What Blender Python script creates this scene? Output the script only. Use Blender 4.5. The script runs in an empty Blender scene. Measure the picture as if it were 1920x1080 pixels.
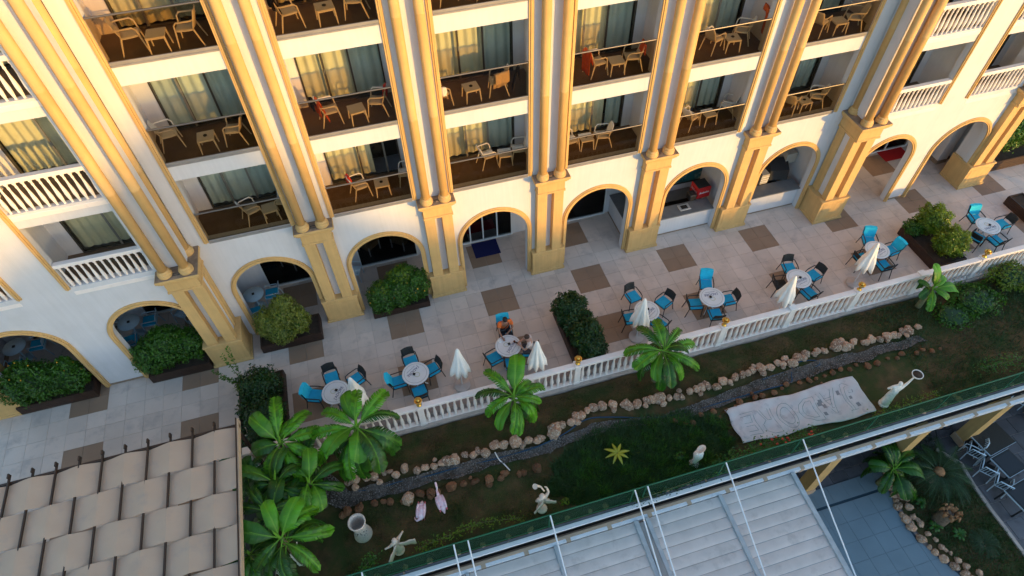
import bpy, bmesh, math, random
from mathutils import Vector, Matrix, Euler
R = random.Random(7)
PI = math.pi
sc = bpy.context.scene

# ------------------------------------------------------------ camera, sky, sun, exposure
RIGHT = Vector((0.95977963, -0.28020575, -0.01754443))
DOWN = Vector((-0.22861563, -0.74373876, -0.62816204))
FWD = Vector((0.16296614, 0.60690806, -0.77788472))
CAM = Vector((-2.56730108, -15.86946804, 19.46198212))
FOC = 1203.06
cd = bpy.data.cameras.new('camera'); cam = bpy.data.objects.new('camera', cd)
sc.collection.objects.link(cam)
cam.matrix_world = Matrix(((RIGHT.x, -DOWN.x, -FWD.x, CAM.x), (RIGHT.y, -DOWN.y, -FWD.y, CAM.y),
                           (RIGHT.z, -DOWN.z, -FWD.z, CAM.z), (0, 0, 0, 1)))
cd.sensor_fit = 'HORIZONTAL'; cd.sensor_width = 36; cd.lens = 36 * FOC / 1920
cd.clip_start = 0.1; cd.clip_end = 3000
sc.camera = cam

SUN_EL = math.radians(4.6)
SUN_H = Vector((0.545, -0.838))
w = bpy.data.worlds.new('World'); sc.world = w; w.use_nodes = True
nt = w.node_tree; nt.nodes.clear()
sky = nt.nodes.new('ShaderNodeTexSky'); sky.sky_type = 'NISHITA'; sky.sun_disc = False
sky.sun_elevation = SUN_EL; sky.sun_rotation = math.atan2(SUN_H.x, SUN_H.y)
sky.altitude = 20; sky.air_density = 1.0; sky.dust_density = 0.5; sky.ozone_density = 1.9
bgn = nt.nodes.new('ShaderNodeBackground'); bgn.inputs[1].default_value = 0.15
on = nt.nodes.new('ShaderNodeOutputWorld')
nt.links.new(sky.outputs[0], bgn.inputs[0]); nt.links.new(bgn.outputs[0], on.inputs[0])
sl = bpy.data.lights.new('sun', 'SUN'); sl.energy = 2.0; sl.angle = math.radians(1.0); sl.color = (0.50, 0.29, 0.07)
so = bpy.data.objects.new('sun', sl); sc.collection.objects.link(so)
sd = Vector((-SUN_H.x, -SUN_H.y, -math.tan(SUN_EL)))
so.rotation_euler = sd.to_track_quat('-Z', 'Y').to_euler(); so.location = (30, -45, 40)
vs = sc.view_settings
vs.view_transform = 'Standard'; vs.look = 'None'; vs.gamma = 1; vs.use_curve_mapping = False; vs.exposure = 2.35
sc.cycles.max_bounces = 8; sc.cycles.diffuse_bounces = 4; sc.cycles.transparent_max_bounces = 16
sc.cycles.caustics_reflective = False; sc.cycles.caustics_refractive = False
sc.cycles.sample_clamp_indirect = 4

def at(px, py, z=0.0):
    """the point at height z where the survey photograph shows this spot"""
    v = RIGHT * ((px - 960) / FOC) + DOWN * ((py - 540) / FOC) + FWD
    return CAM + v * ((z - CAM.z) / v.z)

# ------------------------------------------------------------ materials
def nd(t, kind, **kw):
    n = t.nodes.new(kind)
    for k, v in kw.items(): setattr(n, k, v)
    return n
def material(name, col, rough=0.6, var=0.0, vscale=3.0, bump=0.0, bscale=40.0, metal=0.0, spec=0.4, island=0.0, rnd=0.0,
             stain=None, stain_scale=1.2, stain_lo=0.5, stain_hi=0.7, coord='Object', sub=0.0, streak=0.0):
    m = bpy.data.materials.new(name); m.use_nodes = True; t = m.node_tree; b = t.nodes['Principled BSDF']
    b.inputs['Roughness'].default_value = rough; b.inputs['Metallic'].default_value = metal
    b.inputs['Specular IOR Level'].default_value = spec
    tc = nd(t, 'ShaderNodeTexCoord'); geo = nd(t, 'ShaderNodeNewGeometry')
    src = geo.outputs['Position'] if coord == 'World' else tc.outputs[coord]
    c = nd(t, 'ShaderNodeRGB'); c.outputs[0].default_value = (*col, 1); out = c.outputs[0]
    def scaleby(out, facsock, amt):
        mr = nd(t, 'ShaderNodeMapRange'); mr.inputs['From Min'].default_value = 0.0; mr.inputs['From Max'].default_value = 1.0
        mr.inputs['To Min'].default_value = 1 - amt; mr.inputs['To Max'].default_value = 1 + amt
        t.links.new(facsock, mr.inputs['Value'])
        mx = nd(t, 'ShaderNodeVectorMath', operation='SCALE'); t.links.new(out, mx.inputs[0]); t.links.new(mr.outputs[0], mx.inputs['Scale'])
        return mx.outputs[0]
    if var:
        n = nd(t, 'ShaderNodeTexNoise'); n.inputs['Scale'].default_value = vscale; n.inputs['Detail'].default_value = 6
        t.links.new(src, n.inputs['Vector'])
        st = nd(t, 'ShaderNodeMapRange'); st.inputs['From Min'].default_value = 0.3; st.inputs['From Max'].default_value = 0.7
        t.links.new(n.outputs['Fac'], st.inputs['Value']); out = scaleby(out, st.outputs[0], var)
    if streak:
        mp = nd(t, 'ShaderNodeMapping'); mp.inputs['Scale'].default_value = (5.5, 5.5, .30); t.links.new(src, mp.inputs['Vector'])
        n = nd(t, 'ShaderNodeTexNoise'); n.inputs['Scale'].default_value = 1.6; n.inputs['Detail'].default_value = 7; n.inputs['Roughness'].default_value = .7; t.links.new(mp.outputs[0], n.inputs['Vector'])
        st = nd(t, 'ShaderNodeMapRange'); st.inputs['From Min'].default_value = .35; st.inputs['From Max'].default_value = .72; t.links.new(n.outputs['Fac'], st.inputs['Value']); out = scaleby(out, st.outputs[0], -streak)
    if island: out = scaleby(out, geo.outputs['Random Per Island'], island)
    if rnd:
        oi = nd(t, 'ShaderNodeObjectInfo'); out = scaleby(out, oi.outputs['Random'], rnd)
    if stain:
        n = nd(t, 'ShaderNodeTexNoise'); n.inputs['Scale'].default_value = stain_scale; n.inputs['Detail'].default_value = 8
        n.inputs['Roughness'].default_value = 0.65; t.links.new(src, n.inputs['Vector'])
        st = nd(t, 'ShaderNodeMapRange'); st.inputs['From Min'].default_value = stain_lo; st.inputs['From Max'].default_value = stain_hi
        t.links.new(n.outputs['Fac'], st.inputs['Value'])
        mx = nd(t, 'ShaderNodeMix', data_type='RGBA'); t.links.new(st.outputs[0], mx.inputs[0]); t.links.new(out, mx.inputs[6])
        mx.inputs[7].default_value = (*stain, 1); out = mx.outputs[2]
    t.links.new(out, b.inputs['Base Color'])
    if sub:
        b.inputs['Subsurface Weight'].default_value = sub; b.inputs['Subsurface Scale'].default_value = 0.02
    if bump:
        n = nd(t, 'ShaderNodeTexNoise'); n.inputs['Scale'].default_value = bscale; n.inputs['Detail'].default_value = 5
        t.links.new(src, n.inputs['Vector'])
        bp = nd(t, 'ShaderNodeBump'); bp.inputs['Strength'].default_value = bump; bp.inputs['Distance'].default_value = 0.02
        t.links.new(n.outputs['Fac'], bp.inputs['Height']); t.links.new(bp.outputs[0], b.inputs['Normal'])
    return m
def glass(name, tint, rough=0.02, refl=1.0):
    m = bpy.data.materials.new(name); m.use_nodes = True; t = m.node_tree; t.nodes.clear()
    o = nd(t, 'ShaderNodeOutputMaterial'); tr = nd(t, 'ShaderNodeBsdfTransparent'); tr.inputs[0].default_value = (*tint, 1)
    gl = nd(t, 'ShaderNodeBsdfGlossy'); gl.inputs['Roughness'].default_value = rough
    gl.inputs['Color'].default_value = (refl, refl, refl, 1)
    fq = nd(t, 'ShaderNodeFresnel'); fq.inputs[0].default_value = 1.32; ge = nd(t, 'ShaderNodeNewGeometry')
    iv = nd(t, 'ShaderNodeMath', operation='SUBTRACT'); iv.inputs[0].default_value = 1; t.links.new(ge.outputs['Backfacing'], iv.inputs[1])
    fr = nd(t, 'ShaderNodeMath', operation='MULTIPLY'); t.links.new(fq.outputs[0], fr.inputs[0]); t.links.new(iv.outputs[0], fr.inputs[1])
    mx = nd(t, 'ShaderNodeMixShader'); t.links.new(fr.outputs[0], mx.inputs[0]); t.links.new(tr.outputs[0], mx.inputs[1])
    t.links.new(gl.outputs[0], mx.inputs[2]); t.links.new(mx.outputs[0], o.inputs[0])
    return m
def leafmat(name, col, rib, var=0.25, trans=0.35, rough=0.35, rnd=0.2):
    m = material(name, col, rough=rough, var=var, vscale=2.0, rnd=rnd, island=0.3, spec=0.5)
    t = m.node_tree; b = t.nodes['Principled BSDF']; src = b.inputs['Base Color'].links[0].from_socket
    if rib:
        tc = nd(t, 'ShaderNodeTexCoord'); sp = nd(t, 'ShaderNodeSeparateXYZ'); t.links.new(tc.outputs['Object'], sp.inputs[0])
        ab = nd(t, 'ShaderNodeMath', operation='ABSOLUTE'); t.links.new(sp.outputs['Y'], ab.inputs[0])
        lt = nd(t, 'ShaderNodeMapRange'); lt.inputs['From Min'].default_value = 0.008; lt.inputs['From Max'].default_value = 0.02
        lt.inputs['To Min'].default_value = 1; lt.inputs['To Max'].default_value = 0; t.links.new(ab.outputs[0], lt.inputs['Value'])
        mx = nd(t, 'ShaderNodeMix', data_type='RGBA'); t.links.new(lt.outputs[0], mx.inputs[0]); t.links.new(src, mx.inputs[6])
        mx.inputs[7].default_value = (*rib, 1); src = mx.outputs[2]
        wv = nd(t, 'ShaderNodeTexWave'); wv.inputs['Scale'].default_value = 9; wv.inputs['Distortion'].default_value = 0.6
        t.links.new(tc.outputs['Object'], wv.inputs['Vector'])
        bp = nd(t, 'ShaderNodeBump'); bp.inputs['Strength'].default_value = 0.25; bp.inputs['Distance'].default_value = 0.01
        t.links.new(wv.outputs['Fac'], bp.inputs['Height']); t.links.new(bp.outputs[0], b.inputs['Normal'])
    t.links.new(src, b.inputs['Base Color'])
    o = [n for n in t.nodes if n.type == 'OUTPUT_MATERIAL'][0]
    tl = nd(t, 'ShaderNodeBsdfTranslucent'); t.links.new(src, tl.inputs[0])
    mx2 = nd(t, 'ShaderNodeMixShader'); mx2.inputs[0].default_value = trans
    t.links.new(b.outputs[0], mx2.inputs[1]); t.links.new(tl.outputs[0], mx2.inputs[2]); t.links.new(mx2.outputs[0], o.inputs[0])
    return m
M = dict(
 plaster=material('white_plaster', (.62, .60, .615), .85, streak=.04, var=.03, vscale=1.5, bump=.15, bscale=60, coord='World', stain=(.56, .54, .54), stain_scale=.9, stain_lo=.58, stain_hi=.85),
 beige=material('beige_painted_stucco', (.60, .37, .145), .75, streak=.08, var=.06, vscale=2.5, bump=.2, bscale=45, coord='World', stain=(.50, .31, .12), stain_scale=2.2, stain_lo=.6, stain_hi=.8),
 captop=material('weathered_ledge', (.27, .19, .13), .9, var=.25, vscale=6, bump=.5, bscale=30, coord='World'),
 tile=material('pale_terrace_tile', (.60, .485, .415), .42, var=.07, vscale=1.1, bump=.05, bscale=70, coord='World', island=.06, rnd=.07, stain=(.38, .31, .28), stain_scale=1.7, stain_lo=.52, stain_hi=.8),
 tilebrown=material('brown_terrace_tile', (.28, .18, .12), .5, var=.08, vscale=1.6, bump=.05, bscale=70, coord='World', island=.05, rnd=.05),
 grout=material('dark_grout', (.33, .27, .245), .9, coord='World'),
 balwhite=material('painted_balustrade_white', (.84, .75, .70), .6, var=.04, vscale=4, bump=.12, bscale=50, coord='World', stain=(.6, .54, .5), stain_scale=5, stain_lo=.6, stain_hi=.9),
 kerb=material('stone_kerb', (.46, .37, .32), .8, var=.15, vscale=5, bump=.3, bscale=40, coord='World'),
 frame=material('dark_window_frame', (.07, .06, .05), .4, metal=.3),
 framewhite=material('white_window_frame', (.7, .7, .7), .4),
 frameside=material('grey_window_frame', (.22, .21, .19), .4, metal=.3),
 rail=material('grey_metal_rail', (.20, .17, .15), .35, metal=.7),
 sill=material('grey_metal_sill', (.34, .31, .29), .45, metal=.4, var=.1, coord='World'),
 balfloor=material('brown_balcony_tile', (.17, .11, .07), .55, var=.12, vscale=3, coord='World'),
 curtain=material('cream_curtain', (.52, .49, .35), .85, var=.05, vscale=3, coord='World'),
 curtain2=material('sheer_grey_curtain', (.42, .47, .44), .85, var=.05, vscale=3, coord='World'),
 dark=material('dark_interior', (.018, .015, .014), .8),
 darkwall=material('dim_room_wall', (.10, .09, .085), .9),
 glasswin=glass('window_glass', (.95, .96, .94)),
 glassdark=glass('dark_door_glass', (.62, .63, .64)),
 glassbal=glass('bronze_balcony_glass', (.78, .69, .56), refl=.6),
 plastic=material('white_plastic', (.74, .72, .68), .45, var=.04, vscale=8),
 plasticblue=material('pale_blue_plastic', (.50, .62, .70), .45, var=.04, vscale=8),
 black=material('black_metal', (.018, .018, .02), .42, spec=.5),
 rattan=material('black_rattan', (.022, .021, .02), .6, bump=.6, bscale=160),
 turq=material('turquoise_cushion', (.015, .36, .58), .8, var=.1, vscale=7, bump=.2, bscale=120),
 turq2=material('bright_turquoise_towel', (.02, .50, .70), .85, var=.1, vscale=7, bump=.3, bscale=90),
 tabletop=material('white_tabletop', (.66, .66, .66), .35, var=.04, vscale=6),
 ring=material('grey_print', (.30, .32, .33), .5),
 navy=material('navy_print', (.03, .035, .13), .5),
 olive=material('olive_print', (.42, .42, .22), .5),
 canvas=material('white_canvas', (.90, .83, .76), .85, var=.04, vscale=6, bump=.2, bscale=40),
 concrete=material('pale_concrete', (.52, .45, .41), .85, var=.1, vscale=5, bump=.3, bscale=50),
 gold=material('gold_lamp', (.72, .42, .09), .28, metal=.85),
 planter=material('dark_brown_planter', (.045, .022, .014), .6, var=.15, vscale=6),
 soil=material('dark_soil', (.045, .028, .018), .95, var=.3, vscale=9, bump=.8, bscale=30, coord='World'),
 garden=material('garden_earth', (.098, .058, .022), .95, var=.35, vscale=2.5, bump=1.0, bscale=18, coord='World', stain=(.040, .052, .010), stain_scale=1.1, stain_lo=.42, stain_hi=.6),
 gravel=material('grey_gravel', (.125, .10, .085), .9, var=.45, vscale=22, bump=1.0, bscale=35, coord='World', stain=(.05, .036, .024), stain_scale=2.2, stain_lo=.42, stain_hi=.6),
 stone=material('pale_brown_stone', (.46, .25, .15), .85, var=.35, vscale=7, bump=.9, bscale=12, rnd=.45, stain=(.66, .50, .38), stain_scale=3.5, stain_lo=.48, stain_hi=.62),
 stonered=material('rusty_stone', (.22, .095, .045), .9, var=.3, vscale=7, bump=.9, bscale=12, rnd=.3),
 hose=material('blue_hose', (.01, .05, .10), .5),
 bark=material('plant_stem', (.16, .15, .07), .8, var=.3, vscale=9, bump=.6, bscale=25),
 palmbark=material('palm_bark', (.20, .15, .11), .9, var=.3, vscale=12, bump=.8, bscale=20),
 driedleaf=material('dried_leaf', (.33, .16, .07), .85, var=.3, vscale=9),
 fabric=material('taupe_fabric', (.51, .36, .255), .8, var=.04, vscale=1.2, bump=.35, bscale=5, stain=(.40, .31, .25), stain_scale=1.8, stain_lo=.55, stain_hi=.8, coord='World'),
 rod=material('dark_brown_steel', (.05, .032, .024), .45, metal=.3),
 tanedge=material('tan_trim', (.50, .36, .25), .6, var=.08, coord='World'),
 whitepaint=material('white_paint', (.74, .74, .76), .5, var=.06, vscale=3, coord='World', stain=(.3, .3, .28), stain_scale=9, stain_lo=.62, stain_hi=.75),
 greywall=material('grey_render', (.15, .155, .17), .9, var=.2, vscale=5, bump=.3, coord='World'),
 slat=material('white_roof_slat', (.64, .555, .51), .5, var=.07, vscale=2.2, coord='World', rnd=.05, stain=(.42, .36, .33), stain_scale=1.8, stain_lo=.55, stain_hi=.8),
 alu=material('aluminium', (.50, .50, .50), .45, metal=.4, var=.12, vscale=5, coord='World'),
 pole=material('white_pole', (.78, .78, .8), .4),
 greenrail=material('green_rail', (.01, .11, .05), .4),
 banner=material('white_banner_cloth', (.62, .56, .55), .85, var=.08, vscale=3, bump=.3, bscale=12, stain=(.34, .31, .33), stain_scale=2.6, stain_lo=.56, stain_hi=.75),
 marker=material('green_marker', (.03, .14, .13), .7),
 darkprint=material('dark_paint_patch', (.26, .24, .25), .8),
 statue=material('white_statue', (.86, .79, .71), .75, var=.12, vscale=9, bump=.25, bscale=30, stain=(.55, .45, .37), stain_scale=7, stain_lo=.55, stain_hi=.8),
 creamstatue=material('cream_statue', (.70, .54, .42), .8, var=.12, vscale=9, bump=.25, bscale=30, stain=(.36, .24, .16), stain_scale=7, stain_lo=.55, stain_hi=.8),
 speckle=material('speckled_vase', (.60, .50, .42), .85, var=.2, vscale=30, bump=.5, bscale=60, stain=(.16, .12, .1), stain_scale=14, stain_lo=.62, stain_hi=.68),
 pink=material('pink_flamingo', (.72, .36, .40), .5, var=.1, vscale=8, stain=(.78, .62, .66), stain_scale=5, stain_lo=.4, stain_hi=.6),
 pinkdark=material('deep_pink', (.62, .14, .16), .5),
 skin=material('skin', (.36, .17, .10), .55, sub=.1), skin2=material('fair_skin', (.56, .32, .23), .55, sub=.1),
 hair=material('black_hair', (.012, .009, .008), .5), hair2=material('brown_hair', (.05, .028, .02), .5),
 orange=material('orange_shirt', (.85, .17, .03), .8, var=.1, vscale=9, bump=.3, bscale=25),
 lightshirt=material('pale_shirt', (.68, .58, .54), .8, var=.08, vscale=9, bump=.3, bscale=25),
 darkcloth=material('dark_cloth', (.02, .02, .024), .85), greycloth=material('grey_trousers', (.10, .09, .10), .85),
 towelorange=material('orange_towel', (.72, .13, .03), .9, var=.15, vscale=10, bump=.4, bscale=60),
 towelred=material('red_cloth', (.62, .05, .03), .9, var=.2, vscale=10, bump=.4, bscale=60),
 towelcream=material('cream_towel', (.66, .56, .44), .9, var=.08, vscale=10, bump=.4, bscale=60),
 counter=material('grey_counter', (.15, .15, .155), .3, var=.1, vscale=4, coord='World'),
 redbox=material('red_fridge', (.55, .02, .02), .4), white=material('plain_white', (.8, .8, .8), .5),
 teal=material('teal_picture', (.01, .11, .13), .3, var=.6, vscale=1.6, stain=(.25, .40, .34), stain_scale=1.8, stain_lo=.52, stain_hi=.62),
 steel=material('steel', (.35, .34, .33), .3, metal=.8, var=.1), box=material('carton', (.42, .37, .31), .8, var=.1),
 mat=material('navy_mat', (.006, .008, .075), .9, bump=.4, bscale=200), red=material('red_carpet', (.42, .01, .01), .9),
 wicker=material('tan_armchair', (.30, .18, .08), .8, var=.15, vscale=8), blackcloth=material('black_towel', (.01, .01, .012), .9),
 paver=material('grey_paver', (.105, .10, .11), .7, var=.2, vscale=2.2, bump=.2, coord='World', island=.2, rnd=.2, stain=(.06, .055, .06), stain_scale=2.4, stain_lo=.55, stain_hi=.75),
 bluetile=material('blue_grey_tile', (.18, .235, .27), .35, var=.08, vscale=1.2, coord='World', island=.06),
 bluedark=material('blue_drain', (.03, .06, .085), .5), grass=leafmat('grass_blade', (.07, .085, .014), None, trans=.3, rough=.6, rnd=0),
 grassdark=leafmat('ground_cover', (.026, .070, .010), None, trans=.3, rough=.5, rnd=0),
 banana=leafmat('banana_leaf', (.060, .21, .003), (.12, .32, .01), rough=.45, trans=.25, var=.45),
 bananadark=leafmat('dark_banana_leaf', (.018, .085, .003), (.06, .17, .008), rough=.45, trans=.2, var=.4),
 yellowleaf=leafmat('yellow_leaf', (.42, .40, .02), (.5, .5, .08)),
 hedge=leafmat('hedge_leaf', (.06, .16, .012), None, rnd=.1), hedgeolive=leafmat('olive_hedge_leaf', (.20, .23, .03), None, rnd=.1),
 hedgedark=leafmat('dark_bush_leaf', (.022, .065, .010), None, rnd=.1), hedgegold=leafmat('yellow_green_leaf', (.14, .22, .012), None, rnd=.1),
 palm=leafmat('palm_frond', (.04, .085, .025), None, rnd=.1), flower=material('red_flower', (.6, .06, .03), .7), yflower=material('yellow_flower', (.7, .35, .03), .7),
 metalchair=material('pale_blue_aluminium', (.62, .72, .80), .35, metal=.3), asphalt=material('far_ground', (.07, .07, .06), .95, var=.3, vscale=.05, coord='World'),
 blocker=material('shade_blocker_wall', (.5, .45, .4), .9), rooftile=material('shade_blocker_roof', (.22, .1, .06), .9),
)
def netting(name, tint, col, f):
    m = bpy.data.materials.new(name); m.use_nodes = True; t = m.node_tree; t.nodes.clear()
    o = nd(t, 'ShaderNodeOutputMaterial'); a = nd(t, 'ShaderNodeBsdfTransparent'); a.inputs[0].default_value = (*tint, 1)
    b = nd(t, 'ShaderNodeBsdfPrincipled'); b.inputs['Base Color'].default_value = (*col, 1); b.inputs['Roughness'].default_value = .5
    x = nd(t, 'ShaderNodeMixShader'); x.inputs[0].default_value = f; t.links.new(a.outputs[0], x.inputs[1]); t.links.new(b.outputs[0], x.inputs[2]); t.links.new(x.outputs[0], o.inputs[0]); return m
M['greenglass'] = netting('green_rail_mesh', (.55, .74, .60), (.012, .065, .03), .26)

# ------------------------------------------------------------ mesh helpers
def tag(o, label=None, cat=None, group=None, kind=None):
    if label:
        o['label'] = label
        if not 4 <= len(label.split()) <= 16: print('LABEL LENGTH', o.name, label)
    if cat: o['category'] = cat
    if group: o['group'] = group
    if kind: o['kind'] = kind
    return o
def empty(name, loc=(0, 0, 0), rz=0, parent=None):
    o = bpy.data.objects.new(name, None); sc.collection.objects.link(o)
    o.location = loc; o.rotation_euler = (0, 0, rz); o.parent = parent; o.empty_display_size = .2
    return o
def link(name, me, parent=None, loc=(0, 0, 0), rot=(0, 0, 0), scale=(1, 1, 1)):
    o = bpy.data.objects.new(name, me); sc.collection.objects.link(o)
    o.location = loc; o.rotation_euler = rot; o.scale = scale; o.parent = parent
    return o
class MB:
    def __init__(s): s.v = []; s.f = []; s.mi = []; s.sm = []
    def add(s, vs, fs, mi=0, smooth=False):
        k = len(s.v); s.v += [tuple(v) for v in vs]
        for f in fs: s.f.append(tuple(k + i for i in f)); s.mi.append(mi); s.sm.append(smooth)
        return s
    def box(s, x0, x1, y0, y1, z0, z1, mi=0, taper=0.0, ch=0.0):
        """axis-aligned box, optionally with chamfered edges"""
        if ch <= 0:
            t = taper
            vs = [(x0, y0, z0), (x1, y0, z0), (x1, y1, z0), (x0, y1, z0), (x0 + t, y0 + t, z1), (x1 - t, y0 + t, z1), (x1 - t, y1 - t, z1), (x0 + t, y1 - t, z1)]
            return s.add(vs, [(0, 3, 2, 1), (4, 5, 6, 7), (0, 1, 5, 4), (1, 2, 6, 5), (2, 3, 7, 6), (3, 0, 4, 7)], mi)
        X = (x0, x1); Y = (y0, y1); Z = (z0, z1); vs = []; idx = {}
        for i in (0, 1):
            for j in (0, 1):
                for k in (0, 1):
                    sx, sy, sz = (1 - 2 * i) * ch, (1 - 2 * j) * ch, (1 - 2 * k) * ch
                    for a, p in enumerate(((X[i], Y[j] + sy, Z[k] + sz), (X[i] + sx, Y[j], Z[k] + sz), (X[i] + sx, Y[j] + sy, Z[k]))):
                        idx[i, j, k, a] = len(vs); vs.append(p)
        fs = []
        for i in (0, 1):
            q = [idx[i, 0, 0, 0], idx[i, 1, 0, 0], idx[i, 1, 1, 0], idx[i, 0, 1, 0]]; fs.append(q[::-1] if i == 0 else q)
            q = [idx[0, i, 0, 1], idx[1, i, 0, 1], idx[1, i, 1, 1], idx[0, i, 1, 1]]; fs.append(q if i == 0 else q[::-1])
            q = [idx[0, 0, i, 2], idx[1, 0, i, 2], idx[1, 1, i, 2], idx[0, 1, i, 2]]; fs.append(q[::-1] if i == 0 else q)
        for i in (0, 1):
            for j in (0, 1):
                fs.append((idx[i, j, 0, 0], idx[i, j, 1, 0], idx[i, j, 1, 1], idx[i, j, 0, 1]))
                fs.append((idx[i, 0, j, 0], idx[i, 1, j, 0], idx[i, 1, j, 2], idx[i, 0, j, 2]))
                fs.append((idx[0, i, j, 1], idx[1, i, j, 1], idx[1, i, j, 2], idx[0, i, j, 2]))
                for k in (0, 1): fs.append((idx[i, j, k, 0], idx[i, j, k, 1], idx[i, j, k, 2]))
        return s.add(vs, fs, mi)
    def quad(s, a, b, c, d, mi=0, smooth=False): return s.add([a, b, c, d], [(0, 1, 2, 3)], mi, smooth)
    def tube(s, pts, r, n=8, mi=0, cap=True, smooth=True, flat=1.0):
        pts = [Vector(p) for p in pts]; rs = r if isinstance(r, (list, tuple)) else [r] * len(pts)
        vs = []; up = None
        for i, p in enumerate(pts):
            d = (pts[min(i + 1, len(pts) - 1)] - pts[max(i - 1, 0)]).normalized()
            if up is None: up = Vector((0, 0, 1)) if abs(d.z) < .9 else Vector((0, 1, 0))
            a = d.cross(up).normalized(); up = a.cross(d).normalized()
            for k in range(n):
                t = 2 * PI * k / n
                vs.append(p + a * (math.cos(t) * rs[i]) + up * (math.sin(t) * rs[i] * flat))
        fs = []
        for i in range(len(pts) - 1):
            for k in range(n):
                fs.append((i * n + k, i * n + (k + 1) % n, (i + 1) * n + (k + 1) % n, (i + 1) * n + k))
        s.add(vs, fs, mi, smooth)
        if cap:
            s.add(vs[:n], [tuple(range(n))[::-1]], mi); s.add(vs[-n:], [tuple(range(n))], mi)
        return s
    def lathe(s, prof, c=(0, 0, 0), n=16, mi=0, smooth=True, sy=1.0, wav=None):
        vs = []
        for r, z in prof:
            for k in range(n):
                t = 2 * PI * k / n; rr = r * (wav(t, z) if wav else 1)
                vs.append((c[0] + rr * math.cos(t), c[1] + rr * math.sin(t) * sy, c[2] + z))
        fs = []
        for i in range(len(prof) - 1):
            for k in range(n): fs.append((i * n + k, i * n + (k + 1) % n, (i + 1) * n + (k + 1) % n, (i + 1) * n + k))
        if prof[0][0] > 1e-4: fs.append(tuple(range(n))[::-1])
        if prof[-1][0] > 1e-4: fs.append(tuple((len(prof) - 1) * n + k for k in range(n)))
        return s.add(vs, fs, mi, smooth)
    def ball(s, c, r, n=10, m=7, mi=0, jit=0, rr=None):
        rx, ry, rz = r if isinstance(r, (list, tuple)) else (r, r, r); vs = []; rr = rr or R
        for i in range(1, m):
            a = PI * i / m
            for k in range(n):
                t = 2 * PI * k / n; j = 1 + rr.uniform(-jit, jit) if jit else 1
                vs.append((c[0] + rx * math.sin(a) * math.cos(t) * j, c[1] + ry * math.sin(a) * math.sin(t) * j, c[2] + rz * math.cos(a) * j))
        a0 = len(vs); vs.append((c[0], c[1], c[2] + rz)); vs.append((c[0], c[1], c[2] - rz)); fs = []
        for i in range(m - 2):
            for k in range(n): fs.append((i * n + k, (i + 1) * n + k, (i + 1) * n + (k + 1) % n, i * n + (k + 1) % n))
        for k in range(n):
            fs.append((a0, k, (k + 1) % n)); fs.append((a0 + 1, (m - 2) * n + (k + 1) % n, (m - 2) * n + k))
        return s.add(vs, fs, mi, True)
    def grid(s, fn, nu, nv, mi=0, smooth=True):
        vs = [fn(i / nu, j / nv) for i in range(nu + 1) for j in range(nv + 1)]
        fs = [(i * (nv + 1) + j, (i + 1) * (nv + 1) + j, (i + 1) * (nv + 1) + j + 1, i * (nv + 1) + j + 1) for i in range(nu) for j in range(nv)]
        return s.add(vs, fs, mi, smooth)
    def mesh(s, name, mats):
        me = bpy.data.meshes.new(name); me.from_pydata(s.v, [], s.f)
        for m in (mats if isinstance(mats, (list, tuple)) else [mats]): me.materials.append(m)
        me.polygons.foreach_set('material_index', s.mi); me.polygons.foreach_set('use_smooth', s.sm); me.update()
        return me
    def build(s, name, mats, parent=None, loc=(0, 0, 0), rot=(0, 0, 0), scale=(1, 1, 1)):
        return link(name, s.mesh(name, mats), parent, loc, rot, scale)
def bx(name, mat, parent, x0, x1, y0, y1, z0, z1, ch=0.0, **kw): return MB().box(x0, x1, y0, y1, z0, z1, ch=ch).build(name, mat, parent, **kw)
KIDS = {}
def copy_tree(o, parent=None):
    c = o.copy(); sc.collection.objects.link(c); c.parent = parent
    for ch in list(o.children): copy_tree(ch, c)
    return c
def solidify(o, t):
    m = o.modifiers.new('solidify', 'SOLIDIFY'); m.thickness = t; return o
ORD = ['first', 'second', 'third', 'fourth', 'fifth', 'sixth', 'seventh', 'eighth', 'ninth', 'tenth']

# ------------------------------------------------------------ ground and terrace
fg = MB().quad((-900, -900, -4.05), (900, -900, -4.05), (900, 900, -4.05), (-900, 900, -4.05)).build('ground', M['asphalt']); tag(fg, kind='structure')
tf = MB().box(-19, 30, -5.05, 7, -.5, -.012).box(-19, -8.95, -14, -5.22, -.5, -.012).build('terrace_floor', M['grout'])
tag(tf, 'pale tiled hotel terrace with inset brown squares', kind='structure')
T = .615; G = .0035
def is_brown(i, j): return (i % 6) in (0, 1) and (j % 4) in (0, 1)
cells = []
for i in range(-31, 48):
    for j in range(-13, 8 if i > -16 else 22):
        x0 = .29 + i * T; y1 = -.51 - j * T
        if i >= -15 and y1 - T < -5.06: continue
        cells.append((i, j, x0, y1))
def in_view(x, y, z, m=30):
    v = Vector((x, y, z)) - CAM; d = v.dot(FWD); u = 960 + FOC * v.dot(RIGHT) / d; w_ = 540 + FOC * v.dot(DOWN) / d
    return -m < u < 1920 + m and -m < w_ < 1080 + m
HID = [(-9.7, -8.3, -1.1, 0)]
def tile_rank(c):
    x, y = c[2] + T / 2, c[3] - T / 2
    if not in_view(x, y, 0): return 1e6
    hid = y > 2.1 or (y < -5.3 and x < -8.1) or (y > .3 and (x < -3.9 or 2.4 > x > 3.8 or 7.6 < x < 14.6))
    return (Vector((x, y, 0)) - CAM).length + (500 if hid else 0)
cells.sort(key=tile_rank)
tm = {}
for br in (0, 1):
    tm[br] = MB().box(-T / 2 + G, T / 2 - G, -T / 2 + G, T / 2 - G, -.03, 0, ch=.003).mesh('tile', M['tilebrown'] if br else M['tile'])
rest = MB()
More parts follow.
